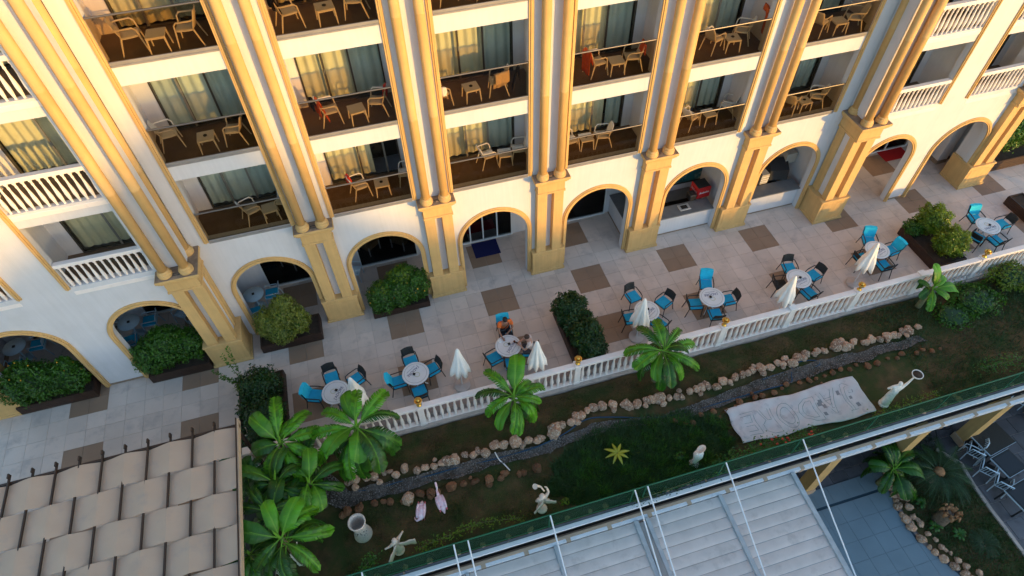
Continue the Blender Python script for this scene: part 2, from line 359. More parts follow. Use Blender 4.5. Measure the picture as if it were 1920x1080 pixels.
for n, (i, j, x0, y1) in enumerate(cells):
    br = int(is_brown(i, j)); dz = R.uniform(-.0015, .0015)
    if n < 300: link('tile', tm[br], tf, (x0 + T / 2, y1 - T / 2, dz), (0, 0, R.choice((0, 1, 2, 3)) * PI / 2))
    else: rest.box(x0 + G, x0 + T - G, y1 - T + G, y1 - G, -.03, dz, mi=br)
tag(rest.build('tile', [M['tile'], M['tilebrown']], tf), kind='stuff')

gg = MB()
def gh(x, y):
    return -.10 - .2 * min(1, max(0, (y + 6.4) / .9)) + .035 * math.sin(x * 1.3 + y * .8) * math.sin(y * 1.9 - x * .4) + .02 * math.sin(x * 4.1) * math.sin(y * 3.7)
gg.grid(lambda u, v: (-8.0 + 38 * u, -9.88 + 4.4 * v, gh(-8.0 + 38 * u, -9.88 + 4.4 * v)), 150, 24)
gob = gg.build('garden_ground', M['garden']); tag(gob, 'dark garden bed between balustrade and green rail', kind='structure')
# gravel channel
def rough(P, amp):
    out = []; rr = random.Random(len(P))
    for i in range(len(P) - 1):
        for k in range(6):
            q = P[i].lerp(P[i + 1], k / 6); out.append(q + Vector((0, rr.uniform(-amp, amp), 0)))
    return out + [P[-1]]
edge_hi = [at(*p) for p in ((610, 880), (655, 918), (780, 890), (905, 855), (1000, 838), (1040, 822), (1110, 795), (1240, 778), (1340, 742), (1430, 706), (1540, 675), (1640, 650), (1725, 628))]
edge_lo = [at(*p) for p in ((590, 960), (640, 960), (760, 925), (900, 888), (1010, 862), (1090, 828), (1150, 808), (1250, 798), (1350, 768), (1460, 728), (1560, 700), (1650, 672), (1745, 640))]
edge_lo = [a.lerp(b, .78) for a, b in zip(edge_hi, edge_lo)]
edge_hi = rough(edge_hi, .05); edge_lo = rough(edge_lo, .07)
gr = MB()
vs = []
for a, b in zip(edge_hi, edge_lo):
    for k in range(5):
        p = a.lerp(b, k / 4); vs.append((p.x, p.y, gh(p.x, p.y) + .075 - .035 * math.sin(PI * k / 4)))
gr.add(vs, [(i * 5 + k, (i + 1) * 5 + k, (i + 1) * 5 + k + 1, i * 5 + k + 1) for i in range(len(edge_hi) - 1) for k in range(4)], 0, True)
tag(gr.build('gravel_path', M['gravel']), 'narrow grey gravel channel running through the garden', kind='structure')
peb = MB()
for _ in range(6000):
    i = R.randrange(len(edge_hi) - 1); t = R.random(); k = R.random()
    p = edge_hi[i].lerp(edge_hi[i + 1], t).lerp(edge_lo[i].lerp(edge_lo[i + 1], t), k); s_ = R.uniform(.010, .028)
    z = gh(p.x, p.y) + .075 - .035 * math.sin(PI * k)
    peb.add([(p.x + s_, p.y, z), (p.x - s_ * .6, p.y + s_, z), (p.x - s_ * .6, p.y - s_, z), (p.x, p.y, z + s_ * 1.1)], [(0, 1, 3), (1, 2, 3), (2, 0, 3)])
tag(peb.build('gravel', material('pebble', (.20, .17, .15), .9, island=.6)), 'loose grey pebbles in the garden channel', 'gravel', kind='stuff')

# podium edge, kerb, green rail
kb = MB().box(-8.0, 30, -5.44, -5.052, -.5, -.21, ch=.012).build('garden_kerb', M['kerb']); tag(kb, kind='structure')
pe = MB().box(-8.1, 30, -9.93, -9.845, -.6, -.03, ch=.01).build('podium_edge', M['greywall']); tag(pe, kind='structure')
MB().box(-8.1, 30, -10.06, -9.93, -.09, .0, ch=.012).build('white_coping', M['whitepaint'], pe)
MB().box(-8.1, 30, -9.99, -9.93, -.6, -.095).build('gap_shade_strip', M['dark'], pe)  # near-black strip: shade of the deep gap put into colour
MB().box(-8.0, 30, -9.84, -5.45, -.6, -.48).build('podium_slab', M['greywall'], pe)

# ------------------------------------------------------------ hotel building
H = empty('hotel_building', (0, 0, 0)); tag(H, 'white hotel facade with beige columns, arches and stacked balconies', 'hotel')
Z1 = 4.99; DH = 3.065; NL = 4; ZT = Z1 + NL * DH
OP = 2.46
AZ = 2.39; AR = 1.24   # arch spring height, clear radius
def wall_panel(x0, x1, yf, th, z1, arch=None, name='wall'):
    """a wall from x0 to x1, with an arched opening (centre) down to the floor"""
    m = MB()
    if arch is None: m.box(x0, x1, yf, yf + th, 0, z1)
    else:
        c, r = arch; N = 20
        m.box(x0, c - r, yf, yf + th, 0, AZ); m.box(c + r, x1, yf, yf + th, 0, AZ)
        ar = [(c - r * math.cos(PI * k / N), AZ + r * math.sin(PI * k / N)) for k in range(N + 1)]
        pts = [(x0, AZ)] + ar + [(x1, AZ)]
        for yy, rev in ((yf, False), (yf + th, True)):
            for (xa, za), (xb, zb) in zip(pts[:-1], pts[1:]):
                q = [(xa, yy, za), (xb, yy, zb), (xb, yy, z1), (xa, yy, z1)]
                if abs(xa - xb) < 1e-6: continue
                m.quad(*(q[::-1] if rev else q))
        for (xa, za), (xb, zb) in zip(ar[:-1], ar[1:]): m.quad((xa, yf, za), (xa, yf + th, za), (xb, yf + th, zb), (xb, yf, zb), smooth=True)
        m.quad((x0, yf, z1), (x1, yf, z1), (x1, yf + th, z1), (x0, yf + th, z1))
        for xx in (x0, x1): m.quad((xx, yf, AZ), (xx, yf + th, AZ), (xx, yf + th, z1), (xx, yf, z1))
    return m.build(name, M['plaster'], H)
def arch_trim(c, r, yf, z0=0.0):
    """moulded band round the arch: three stepped ribs"""
    m = MB(); N = 22
    def ring(r0, r1, d):
        path = [(-1, z0)] + [(k, 0) for k in range(N + 1)] + [(-2, z0)]
        P = []
        for k, z in path:
            if k == -1: P.append(((c - r0, z0), (c - r1, z0)))
            elif k == -2: P.append(((c + r0, z0), (c + r1, z0)))
            else:
                a = PI * k / N; P.append(((c - r0 * math.cos(a), AZ + r0 * math.sin(a)), (c - r1 * math.cos(a), AZ + r1 * math.sin(a))))
        for (a0, a1), (b0, b1) in zip(P[:-1], P[1:]):
            f = yf - d
            m.quad((a0[0], f, a0[1]), (b0[0], f, b0[1]), (b1[0], f, b1[1]), (a1[0], f, a1[1]), smooth=False)
            m.quad((a1[0], f, a1[1]), (b1[0], f, b1[1]), (b1[0], yf + .003, b1[1]), (a1[0], yf + .003, a1[1]))
            m.quad((a0[0], f, a0[1]), (a0[0], yf + .003, a0[1]), (b0[0], yf + .003, b0[1]), (b0[0], f, b0[1]))
        m.add([], [])
    ring(r - .004, r + .05, .06); ring(r + .05, r + .115, .085); ring(r + .115, r + .16, .045)
    return m.build('arch_moulding', M['beige'], H)
def plinth(x0, x1, y0, y1, par):
    m = MB().box(x0 - .03, x1 + .03, y0 - .03, y1, 0, .10, ch=.01).box(x0 + .01, x1 - .01, y0 + .01, y1, .10, .17, taper=.015).box(x0 + .03, x1 - .03, y0 + .03, y1, .17, 1.12).box(x0, x1, y0, y1, 1.12, 1.20, ch=.012)
    p = m.build('plinth', M['beige'], par)
    MB().box(x0 + .15, x1 - .15, y0 + .018, y0 + .03, .32, .98, ch=.004).build('panel', M['beige'], par)
    return p
def cap_block(x0, x1, y0, y1, par):
    m = MB().box(x0, x1, y0, y1, 4.20, 4.28, ch=.01).box(x0 + .03, x1 - .03, y0 + .03, y1, 4.28, 4.66)
    m.box(x0 - .02, x1 + .02, y0 - .02, y1, 4.66, 4.72).box(x0 - .06, x1 + .06, y0 - .06, y1, 4.72, 4.80, taper=-.03).box(x0 - .12, x1 + .12, y0 - .12, y1, 4.80, 4.90, ch=.012)
    m.build('capital', M['beige'], par)
    m2 = MB().box(x0 - .10, x1 + .10, y0 - .10, y1 - .002, 4.902, 4.912)
    for _ in range(9):
        a, b = R.uniform(x0, x1), R.uniform(y0, y0 + .25); s_ = R.uniform(.02, .06); m2.box(a - s_, a + s_, b - s_ * .6, b + s_ * .6, 4.912, 4.912 + s_ * .5)
    m2.build('ledge_top', M['captop'], par)
    xm, ym = (x0 + x1) / 2, y0 + .08; a0 = R.uniform(0, 6)
    MB().tube([(xm + (.07 + .012 * q) * math.cos(a0 + q * .9), ym + .05 * math.sin(a0 + q * .9), 4.922) for q in range(12)] + [(x1 - .05, y0 + .02, 4.922)], .007, 5).build('cable', M['black'], par)
COLR = .137
def column(x, y):
    c = empty('column', (x, y, 0), parent=H)
    MB().lathe([(COLR, 5.14), (COLR, 8.2), (COLR + .003, 8.205), (COLR + .003, 8.215), (COLR, 8.22), (COLR, 11.3), (COLR + .003, 11.305), (COLR, 11.315), (COLR * .98, ZT)], n=20).build('shaft', M['beige'], c)
    MB().lathe([(.21, 4.91), (.21, 4.97), (.20, 4.975), (.215, 5.0), (.205, 5.03), (.17, 5.04), (.165, 5.06), (.185, 5.08), (.175, 5.11), (COLR, 5.14)], n=20).build('base_ring', M['beige'], c)
def mid_pier(xl):
    p = empty('pier', (0, 0, 0), parent=H); xr = xl + 1.3075
    plinth(xl, xr, -.28, .25, p)
    for a, b in ((xl + .17, xl + .53), (xr - .53, xr - .17)):
        MB().box(a, b, -.26, .0, 1.20, 4.20, ch=.008).build('post', M['beige'], p)
    cap_block(xl + .14, xr - .14, -.34, .0, p)
    for dx in (.345, .955): column(xl + dx, -.235)
def corner_pier(xl, side, yback=.02):
    """side=+1: exposed side faces +x"""
    p = empty('pier', (0, 0, 0), parent=H); xr = xl + 1.3075
    plinth(xl, xr, -1.09, yback, p)
    for a, b in ((xl + .17, xl + .53), (xr - .53, xr - .17)):
        MB().box(a, b, -1.00, -.72, 1.20, 4.20, ch=.008).build('post', M['beige'], p)
    ex = xr if side > 0 else xl
    MB().box(*sorted((ex - side * .17, ex - side * .50)), -.40, -.05, 1.20, 4.20, ch=.008).build('post', M['beige'], p)
    if side > 0: bx('core', M['plaster'], p, xl + .1, xr - .24, -.72, -.003, 1.2, 4.2)
    else: bx('core', M['plaster'], p, xl + .24, xr - .1, -.72, -.003, 1.2, 4.2)
    cap_block(xl + .14, xr - .14, -1.13, yback - .02, p)
    for dx in (.345, .955): column(xl + dx, -.98)
    column(ex - side * .36, -.22)
    bx('pilaster', M['plaster'], H, *(sorted((xl + .02 if side > 0 else xr - .02, ex - side * .33))), -.745, -.003, 4.95, ZT)
def side_moulding(x0, x1, yf, z0=Z1 - .04):
    m = MB(); w_ = (x1 - x0) / 3
    for k, d in enumerate((.045, .075, .045)): m.box(x0 + k * w_ + .004, x0 + (k + 1) * w_ - .004, yf - d, yf + .002, z0, ZT)
    m.box(x0, x1, yf - .025, yf + .002, z0, ZT)
    m.build('frame_moulding', M['beige'], H)
mids = [2.465 + 4 * k for k in range(-2, 3)]            # left edges of middle piers
for xl in mids: mid_pier(xl)
corner_pier(-9.6646, 1); corner_pier(14.5126, -1)
corner_pier(-17.1, 1); corner_pier(21.655, 1)
openings = [(-8.055, -5.536), (-4.166, -1.609), (-.23, 2.3675), (3.766, 6.360), (7.731, 10.194), (11.677, 14.127)]
arches = [-6.80, -2.893, 1.107, 5.107, 9.107, 13.10]
xs = [-9.0] + [m_ + .65 for m_ in mids] + [15.2]
for k, c in enumerate(arches):
    wall_panel(xs[k], xs[k + 1], 0.0, .25, Z1 - .001, (c, AR)); arch_trim(c, AR, 0.0)
LX = [(-18.3, -16.3), (-16.3, -12.66), (-12.66, -9.45)]
wall_panel(-16.02, -12.66, -.75, .25, Z1 - .001, (-14.60, AR)); arch_trim(-14.60, AR, -.75)
wall_panel(-12.66, -9.35, -.75, .25, Z1 - .001, (-10.66, AR)); arch_trim(-10.66, AR, -.75)
wall_panel(15.55, 18.72, -.75, .25, Z1 - .001, (16.93, AR)); arch_trim(16.93, AR, -.75)
wall_panel(18.72, 21.95, -.75, .25, Z1 - .001, (20.47, AR)); arch_trim(20.47, AR, -.75)
for c in (-14.60, -10.66): pass
for x0, x1 in ((18.20, 19.20), (-13.33, -11.93)): bx('base_trim', M['captop'], H, x0, x1, -.762, -.75, 0.005, .09)
# upper walls: strips between openings, beams at the floors
def upper(ops, xa, xb, yf, th):
    prev = xa
    for o0, o1 in ops:
        if o0 - .16 > prev: bx('wall', M['plaster'], H, prev, o0, yf, yf + th, Z1, ZT)
        for k in range(NL + 1):
            z = Z1 + k * DH
            if k: bx('floor_beam', M['plaster'], H, o0, o1, yf + .003, yf + .16, z - (DH - OP), z - .10)
        prev = o1
    if xb - prev > .02: bx('wall', M['plaster'], H, prev, xb, yf, yf + th, Z1, ZT)
upper(openings, -8.64, 14.86, 0.0, .22)
outL = [(-15.75, -13.44), (-11.98, -9.55)]; outR = [(15.62, 18.08), (19.38, 21.85)]
upper(outL, -17.1, -9.4, -.75, .22); upper(outR, 15.5, 23.0, -.75, .22)
bx('roof_slab', M['plaster'], H, -17.5, 23.4, -.9, 12, ZT, ZT + .3)
bx('end_wall', M['plaster'], H, 22.9, 23.1, -.5, 12, 0, ZT); bx('end_wall', M['plaster'], H, -17.3, -17.1, -.5, 12, 0, ZT)
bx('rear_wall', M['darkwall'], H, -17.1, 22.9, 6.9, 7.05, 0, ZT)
for o0, o1 in openings: side_moulding(o0 - .15, o0, 0.0); side_moulding(o1, o1 + .15, 0.0)
for o0, o1 in outL + outR: side_moulding(o0 - .14, o0, -.75); side_moulding(o1, o1 + .14, -.75)

# ------------------------------------------------------------ balconies
def curtain(x0, x1, y, z0, z1, mat, par, amp=.034, per=.27):
    n = max(6, int((x1 - x0) / .02)); ph = R.uniform(0, 6); a2 = R.uniform(.6, 1.2)
    def f(u, v):
        x = x0 + (x1 - x0) * u
        return (x, y + amp * math.sin(2 * PI * x / per + ph + .5 * math.sin(x * 5)) * (.8 + .2 * v) + .006 * math.sin(x * 31 * a2), z0 + (z1 - z0) * v)
    MB().grid(f, n, 3).build('curtain', mat, par)
def sliding_window(x0, x1, y, z0, z1, style, par=H):
    w_ = empty('sliding_window', (0, 0, 0), parent=par); n = 3 if style != 2 else 2
    fm = MB(); t = .045
    fm.box(x0, x1, y - .03, y + .05, z1 - t, z1).box(x0, x1, y - .03, y + .05, z0, z0 + t)
    fm.box(x0, x0 + t, y - .03, y + .05, z0 + t, z1 - t).box(x1 - t, x1, y - .03, y + .05, z0 + t, z1 - t)
    fm.build('frame', M['frame'], w_)
    W = x1 - x0; fr = [0, .30, .62, 1.0] if n == 3 else [0, .52, 1.0]
    if style == 3: fr = [0, .45, .80, 1.0]
    for a, b in zip(fr[:-1], fr[1:]):
        pa, pb = x0 + a * W, x0 + b * W; yy = y + (.02 if a else -.012)
        sm = MB().box(pb - .035, pb + .02, yy - .02, yy + .02, z0 + t, z1 - t)
        if a: sm.box(pa - .02, pa + .03, yy - .025, yy + .015, z0 + t, z1 - t)
        if b < 1: sm.build('stile', M['frame'] if R.random() < .5 else M['frameside'], w_)
        if style == 3 and a == .80: continue
        MB().box(pa + .03, pb - .03, yy - .004, yy + .004, z0 + t, z1 - t).build('pane', M['glasswin'], w_)
    bx('handle', M['frameside'], w_, x0 + fr[1] * W - .008, x0 + fr[1] * W + .012, y - .055, y - .03, z0 + .98, z0 + 1.14)
    if style == 0: curtain(x0 + .03, x0 + .62 * W, y + .16, z0 + .04, z1 - .03, M['curtain'], w_); curtain(x0 + .62 * W, x1 - .03, y + .20, z0 + .04, z1 - .03, M['curtain2'], w_)
    elif style == 1: curtain(x0 + .03, x1 - .03, y + .16, z0 + .04, z1 - .03, M['curtain2'], w_)
    elif style == 2: curtain(x0 + .03, x0 + .72 * W, y + .16, z0 + .04, z1 - .03, M['curtain'], w_); curtain(x0 + .76 * W, x1 - .03, y + .2, z0 + .04, z1 - .03, M['curtain2'], w_)
    else: curtain(x0 + .03, x0 + .62 * W, y + .16, z0 + .04, z1 - .03, M['curtain'], w_)
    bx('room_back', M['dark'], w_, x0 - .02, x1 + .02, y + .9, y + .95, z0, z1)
BM = {}
def baluster_mesh(h, s=1.0, key='a'):
    if key not in BM:
        p = [(.052, 0), (.052, .07), (.036, .085), (.030, .12), (.042, .18), (.056, .30), (.058, .36), (.048, .50), (.033, .66), (.028, .78), (.040, .82), (.030, .86), (.034, .90), (.052, .925), (.052, 1)]
        BM[key] = MB().lathe([(r * s, z * h) for r, z in p], n=10).mesh('baluster', M['balwhite'])
    return BM[key]
def room(o0, o1, yf, dep, z):
    ix0, ix1 = o0 - .32, o1 + .32; b = empty('balcony', (0, 0, 0), parent=H); zc = z + OP
    bx('balcony_floor', M['balfloor'], b, ix0, ix1, yf + .13, yf + dep, z - .12, z - .01)
    m = MB().box(ix0 - .05, ix0, yf + .22, yf + dep, z - .01, zc + .1).box(ix1, ix1 + .05, yf + .22, yf + dep, z - .01, zc + .1)
    m.box(ix0, o0 + .14, yf + dep, yf + dep + .1, z - .01, zc + .1).box(o1 - .04, ix1, yf + dep, yf + dep + .1, z - .01, zc + .1)
    m.box(o0 + .14, o1 - .04, yf + dep, yf + dep + .1, z + 2.3, zc + .1).build('side_wall', M['plaster'], b)
    bx('ceiling', M['plaster'], b, ix0, ix1, yf + .16, yf + dep, zc + .1, zc + .15)
    return b
for bi, (o0, o1) in enumerate(openings):
    for k in range(NL):
        z = Z1 + k * DH; b = room(o0, o1, 0.0, 1.5, z)
        st = {(0, 0): 1, (0, 1): 1, (0, 2): 0, (1, 0): 3, (1, 1): 0, (2, 0): 0, (2, 1): 0, (3, 0): 2, (3, 1): 0, (4, 0): 0, (4, 1): 0, (5, 0): 1, (5, 1): 1}.get((bi, k), 0)
        sliding_window(o0 + .14, o1 - .04, 1.5, z, z + 2.3, st)
        MB().box(o0 + .002, o1 - .002, -.035, .11, z - .10, z - .05, ch=.01).box(o0 + .002, o1 - .002, -.02, .05, z - .05, z + .035, ch=.008).build('sill', M['sill'], b)
        bx('glass_panel', M['glassbal'], b, o0 + .01, o1 - .01, .006, .016, z + .035, z + 1.10)
        MB().tube([(o0 - .02, .01, z + 1.13), (o1 + .02, .01, z + 1.13)], .028, 8).build('top_rail', M['rail'], b)
for sec, ops in (('L', outL), ('R', outR)):
    for oi, (o0, o1) in enumerate(ops):
        for k in range(NL):
            z = Z1 + k * DH - .24; b = room(o0, o1, -.75, 1.55, z + .12)
            sliding_window(o0 + .14, o1 - .04, .80, z + .12, z + 2.42, 2 if sec == 'L' else 1)
            MB().box(o0 + .002, o1 - .002, -.76, -.60, z - .10, z + .06, ch=.012).build('base_rail', M['balwhite'], b)
            MB().box(o0 + .002, o1 - .002, -.78, -.60, z + 1.08, z + 1.21, ch=.015).build('handrail', M['balwhite'], b)
            n = 13; bm_ = baluster_mesh(1.02, .92, 'b')
            for q in range(n): link('baluster', bm_, b, (o0 + (o1 - o0) * (q + .5) / n, -.685, z + .06))

# ------------------------------------------------------------ arcade interior
A = empty('arcade', (0, 0, 0), parent=H)
bx('arcade_ceiling', M['plaster'], A, -17, 22.9, .25, 6.9, 4.3, 4.4); bx('arcade_ceiling', M['plaster'], A, -17, -9.4, -.5, .25, 4.3, 4.4); bx('arcade_ceiling', M['plaster'], A, 15.6, 22.9, -.5, .25, 4.3, 4.4)
bw = MB()
def seg(x0, x1, y=2.15): bw.box(x0, x1, y, y + .12, 0, 4.3)
seg(-17, -16.2); seg(-13.2, -12.2); seg(-9.0, -7.6); seg(-5.7, -4.0); seg(-1.65, -.05); seg(2.35, 4.3); seg(6.45, 19.2); seg(21.5, 22.9)
for a, b in ((-16.2, -13.2), (-12.2, -9.0), (-7.6, -5.7), (-4.0, -1.65), (-.05, 2.35), (4.3, 6.45), (19.2, 21.5)): bw.box(a, b, 2.15, 2.27, 3.0, 4.3)
bw.build('back_wall', M['plaster'], A)
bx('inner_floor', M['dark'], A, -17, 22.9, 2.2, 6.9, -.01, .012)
def doorset(x0, x1, splits, mat='framewhite', y=2.15, z1=3.0):
    d = empty('glass_door', (0, 0, 0), parent=H); f = MB(); t = .05
    f.box(x0, x1, y - .04, y + .04, z1 - .08, z1).box(x0, x1, y - .06, y + .04, 0.003, .06)
    for s_ in splits: f.box(s_ - t / 2, s_ + t / 2, y - .05, y + .03, .06, z1 - .08)
    f.build('frame', M[mat], d)
    for a, b in zip(splits[:-1], splits[1:]): bx('pane', M['glassdark'], d, a + t / 2, b - t / 2, y - .012, y - .002, .06, z1 - .08)
    return d
doorset(-7.6, -5.7, (-7.57, -5.73)); doorset(-4.0, -1.65, (-3.97, -1.68)); doorset(4.3, 6.45, (4.33, 6.42))
doorset(-.05, 2.35, (-.02, .56, 1.10, 1.70, 2.32)); doorset(19.2, 21.5, (19.23, 20.3, 21.47))
doorset(-16.2, -13.2, (-16.17, -14.7, -13.23)); doorset(-12.2, -9.0, (-12.17, -10.6, -9.03))
bx('entrance_step', M['kerb'], A, .5, 1.75, 2.18, 2.6, 0.012, .04)

# ------------------------------------------------------------ bar, mats, things inside the arcade
def bar(x0, x1, label):
    b = empty('bar_counter', (0, 0, 0)); tag(b, label, 'bar counter', 'bar counters under the arches')
    bx('front_panel', M['plaster'], b, x0, x1, .24, .34, .002, .96); bx('counter_top', M['counter'], b, x0, x1, .14, .80, .96, 1.01, ch=.01)
    bx('skirting', M['captop'], b, x0, x1, .228, .24, .003, .06)
    bx('back_shelf', M['counter'], b, x0, x1, 1.55, 2.13, .40, .44); bx('back_cabinet', M['dark'], b, x0, x1, 1.6, 2.13, 0, .40)
    return b
bar(7.86, 10.36, 'grey topped white bar counter under the arch with the red fridge')
b6 = bar(11.86, 14.36, 'grey topped white bar counter under the arch with cartons and black machine')
s = empty('bar_counter', (0, 0, 0)); tag(s, 'white side counter with dark top running back inside the arch', 'bar counter')
bx('front_panel', M['plaster'], s, 6.62, 6.72, .36, 2.12, .002, .96); bx('counter_top', M['counter'], s, 6.58, 7.35, .30, 2.13, .96, 1.01, ch=.01)
bx('skirting', M['captop'], s, 6.605, 6.62, .36, 2.12, .003, .07)
t = empty('partition', (0, 0, 0), parent=H)
for xx in (7.45, 10.75, 14.6): bx('partition_wall', M['plaster'], t, xx, xx + .1, .26, 2.14, 0, 4.3)
pc = bx('wall_picture', M['teal'], None, 8.3, 11.6, 2.10, 2.14, .85, 2.3); tag(pc, 'long teal sea picture on the wall behind the bar', 'picture')
MB().box(8.25, 11.65, 2.085, 2.10, .78, .85).box(8.25, 11.65, 2.085, 2.10, 2.3, 2.36).build('picture_frame', M['black'], pc)
fr = empty('drinks_fridge', (10.18, 1.1, 1.012), .06); tag(fr, 'small red drinks fridge with white lettering on the bar counter', 'fridge')
bx('body', M['redbox'], fr, -.30, .30, -.28, .30, 0, .52, ch=.02); bx('lid', M['black'], fr, -.27, .27, -.22, .27, .52, .55, ch=.01)
m = MB()
for q in range(9):
    xx = -.22 + q * .05; m.tube([(xx, -.288, .26), (xx + .02, -.288, .33 + .03 * (q % 3 == 0)), (xx + .035, -.288, .27)], .008, 5)
for q in range(7):
    yy = -.2 + q * .06; m.tube([(-.308, -yy, .26), (-.308, -yy - .02, .34 + .02 * (q % 3 == 0)), (-.308, -yy - .035, .27)], .008, 5)
m.build('white_logo', M['white'], fr)
sk = empty('sink', (9.2, .52, 1.012)); tag(sk, 'square steel sink set in the bar counter left of fridge', 'sink')
m = MB().box(-.24, .24, -.17, .17, .0, .03, ch=.01); m.build('rim', M['alu'], sk); bx('basin', M['dark'], sk, -.14, .14, -.10, .10, .031, .034)
cm = bx('coffee_machine', M['black'], None, 9.55, 9.85, .75, 1.1, 1.012, 1.32, ch=.03); tag(cm, 'black appliance between sink and red fridge on bar counter', 'coffee machine')
bxs = [(12.55, .95, .40, .34, .62), (12.98, 1.0, .36, .36, .50)]
for q, (x, y, wx, wy, hz) in enumerate(bxs):
    o = bx('carton', M['box'] if q else M['black'], None, -wx / 2, wx / 2, -wy / 2, wy / 2, 0, hz, ch=.008, loc=(x, y, 1.012)); tag(o, ['tall dark carton at the left on the machine bar counter', 'pale striped carton stack beside dark carton on bar counter'][q], 'carton', 'cartons on the bar counter')
    if q:
        for zz in (.12, .24, .37): bx('tape', M['white'], o, -wx / 2 - .003, wx / 2 + .003, -wy / 2 - .003, wy / 2 + .003, zz, zz + .02)
ic = empty('ice_machine', (13.75, 1.15, 1.012), -.2); tag(ic, 'black sloping bar machine with tan top beside the cartons', 'bar machine')
m = MB(); m.add([(-.4, -.3, 0), (.4, -.3, 0), (.4, .3, 0), (-.4, .3, 0), (-.4, -.22, .45), (.4, -.22, .45), (.4, .3, .75), (-.4, .3, .75)], [(0, 3, 2, 1), (4, 5, 6, 7), (0, 1, 5, 4), (1, 2, 6, 5), (2, 3, 7, 6), (3, 0, 4, 7)])
m.build('body', M['black'], ic)
for q in range(5): MB().box(-.30 + q * .13, -.21 + q * .13, -.16, .22, 0, .02).build('vent', M['box'], ic, loc=(0, -.03, .50), rot=(.52, 0, 0))
wd = bx('wall_cabinet', M['box'], None, 14.05, 14.55, 1.2, 2.1, 1.5, 2.0, ch=.01); tag(wd, 'pale box cabinet high on the right wall over the bar', 'cabinet')
mt = bx('door_mat', M['mat'], None, .54, 1.6, 1.21, 2.04, .004, .018, ch=.004); tag(mt, 'dark blue door mat before the glass entrance doors', 'door mat')
rc = bx('red_carpet', M['red'], None, 19.9, 21.2, 1.4, 2.1, .004, .016, ch=.004); tag(rc, 'red carpet lying before the doors inside a right arch', 'carpet')
rc2 = bx('red_carpet', M['red'], None, .5, 1.75, 2.62, 3.2, .013, .03); tag(rc2, 'red carpet strip just inside the glass entrance doors', 'carpet')
pd = empty('passage_pillar', (22.15, .9, 0), parent=H); bx('shaft', M['plaster'], pd, -.25, .25, -.3, .3, 0, 4.3); bx('base_trim', M['captop'], pd, -.27, .27, -.32, .32, .003, .2)

# ------------------------------------------------------------ seats and tables
def arm_chair(mat_f, mat_seat, loc, rz, cushion=None, back_cushion=None, label='', cat='chair', group=None, name='armchair', low=0.0):
    """square-legged stacking armchair; faces local +y"""
    c = empty(name, loc, rz); tag(c, label, cat, group); h = .44
    key = (mat_f.name, mat_seat.name)
    if key not in ACH:
        P = {}
        P['seat'] = MB().grid(lambda u, v: (-.22 + .44 * u, -.22 + .45 * v, h - .012 * math.sin(PI * v) - .012 * math.sin(PI * u)), 4, 4).mesh('seat', mat_seat)
        bk = MB().grid(lambda u, v: ((-.215 + .43 * u) * (1 - .06 * v), -.235 - .10 * v - .035 * math.sin(PI * u), h + .13 + .29 * v + .015 * math.sin(PI * u) * v), 6, 4)
        P['backrest'] = bk.mesh('backrest', mat_seat)
        for s_, nm in ((-1, 'l'), (1, 'r')):
            P['fl' + nm] = MB().tube([(s_ * .24, .24, .66), (s_ * .243, .245, .4), (s_ * .25, .26, 0)], .0165, 6).mesh('leg', mat_f)
            P['rl' + nm] = MB().tube([(s_ * .20, -.335, .85), (s_ * .215, -.245, .45), (s_ * .24, -.34, 0)], .0165, 6).mesh('leg', mat_f)
            P['ar' + nm] = MB().tube([(s_ * .215, -.27, .64), (s_ * .245, -.2, .665), (s_ * .252, .10, .672), (s_ * .24, .24, .655)], [.016, .02, .022, .016], 6).mesh('armrest', mat_f)
        P['frame'] = MB().tube([(-.22, -.23, h - .02), (.22, -.23, h - .02), (.225, .23, h - .02), (-.225, .23, h - .02), (-.22, -.23, h - .02)], .016, 6).mesh('seat_frame', mat_f)
        ACH[key] = P
    P = ACH[key]
    for k, me in P.items():
        o = link(me.name.split('.')[0], me, c)
        if k in ('seat', 'backrest'): solidify(o, .018)
    if cushion: link('seat_cushion', CU['seat'], c, rot=(0, 0, R.uniform(-.06, .06))).data = cu_mesh('seat', cushion)
    if back_cushion: link('back_cushion', CU['seat'], c).data = cu_mesh('back', back_cushion)
    return c
ACH = {}; CU = {}
def cu_mesh(kind, mat):
    k = (kind, mat.name)
    if k in CU: return CU[k]
    if kind == 'seat':
        m = MB(); m.box(-.235, .235, -.215, .25, .45, .505, ch=.018)
    else:
        m = MB()
        m.grid(lambda u, v: ((-.235 + .47 * u), -.175 - .115 * v - .02 * math.sin(PI * u), .52 + .40 * v), 8, 5)
        m.grid(lambda u, v: ((-.235 + .47 * u), -.300 - .10 * v - .04 * math.sin(PI * u), .60 + .32 * v), 8, 4)
        m.grid(lambda u, v: ((-.235 + .47 * u), -.29 - .11 * v - (.02 + .02 * v) * math.sin(PI * u), .92 + .012 * math.sin(PI * v)), 8, 1)
    CU[k] = m.mesh(kind + '_cushion', mat); return CU[k]
CU['seat'] = cu_mesh('seat', M['turq'])
def text_mesh(txt, size, mat, name):
    cu = bpy.data.curves.new(name, 'FONT'); cu.body = txt; cu.size = size; cu.align_x = 'CENTER'; cu.align_y = 'CENTER'; cu.extrude = .0008
    cu.resolution_u = 3
    ob = bpy.data.objects.new(name, cu); sc.collection.objects.link(ob)
    bpy.context.view_layer.update()
    dg = bpy.context.evaluated_depsgraph_get(); me = bpy.data.meshes.new_from_object(ob.evaluated_get(dg)); bpy.data.objects.remove(ob)
    me.materials.clear(); me.materials.append(mat); me.name = name
    return me
TXT = text_mesh("J'ADORE", .138, M['navy'], 'lettering'); TXT2 = text_mesh('DELUXE HOTEL & SPA', .038, M['navy'], 'small_lettering')
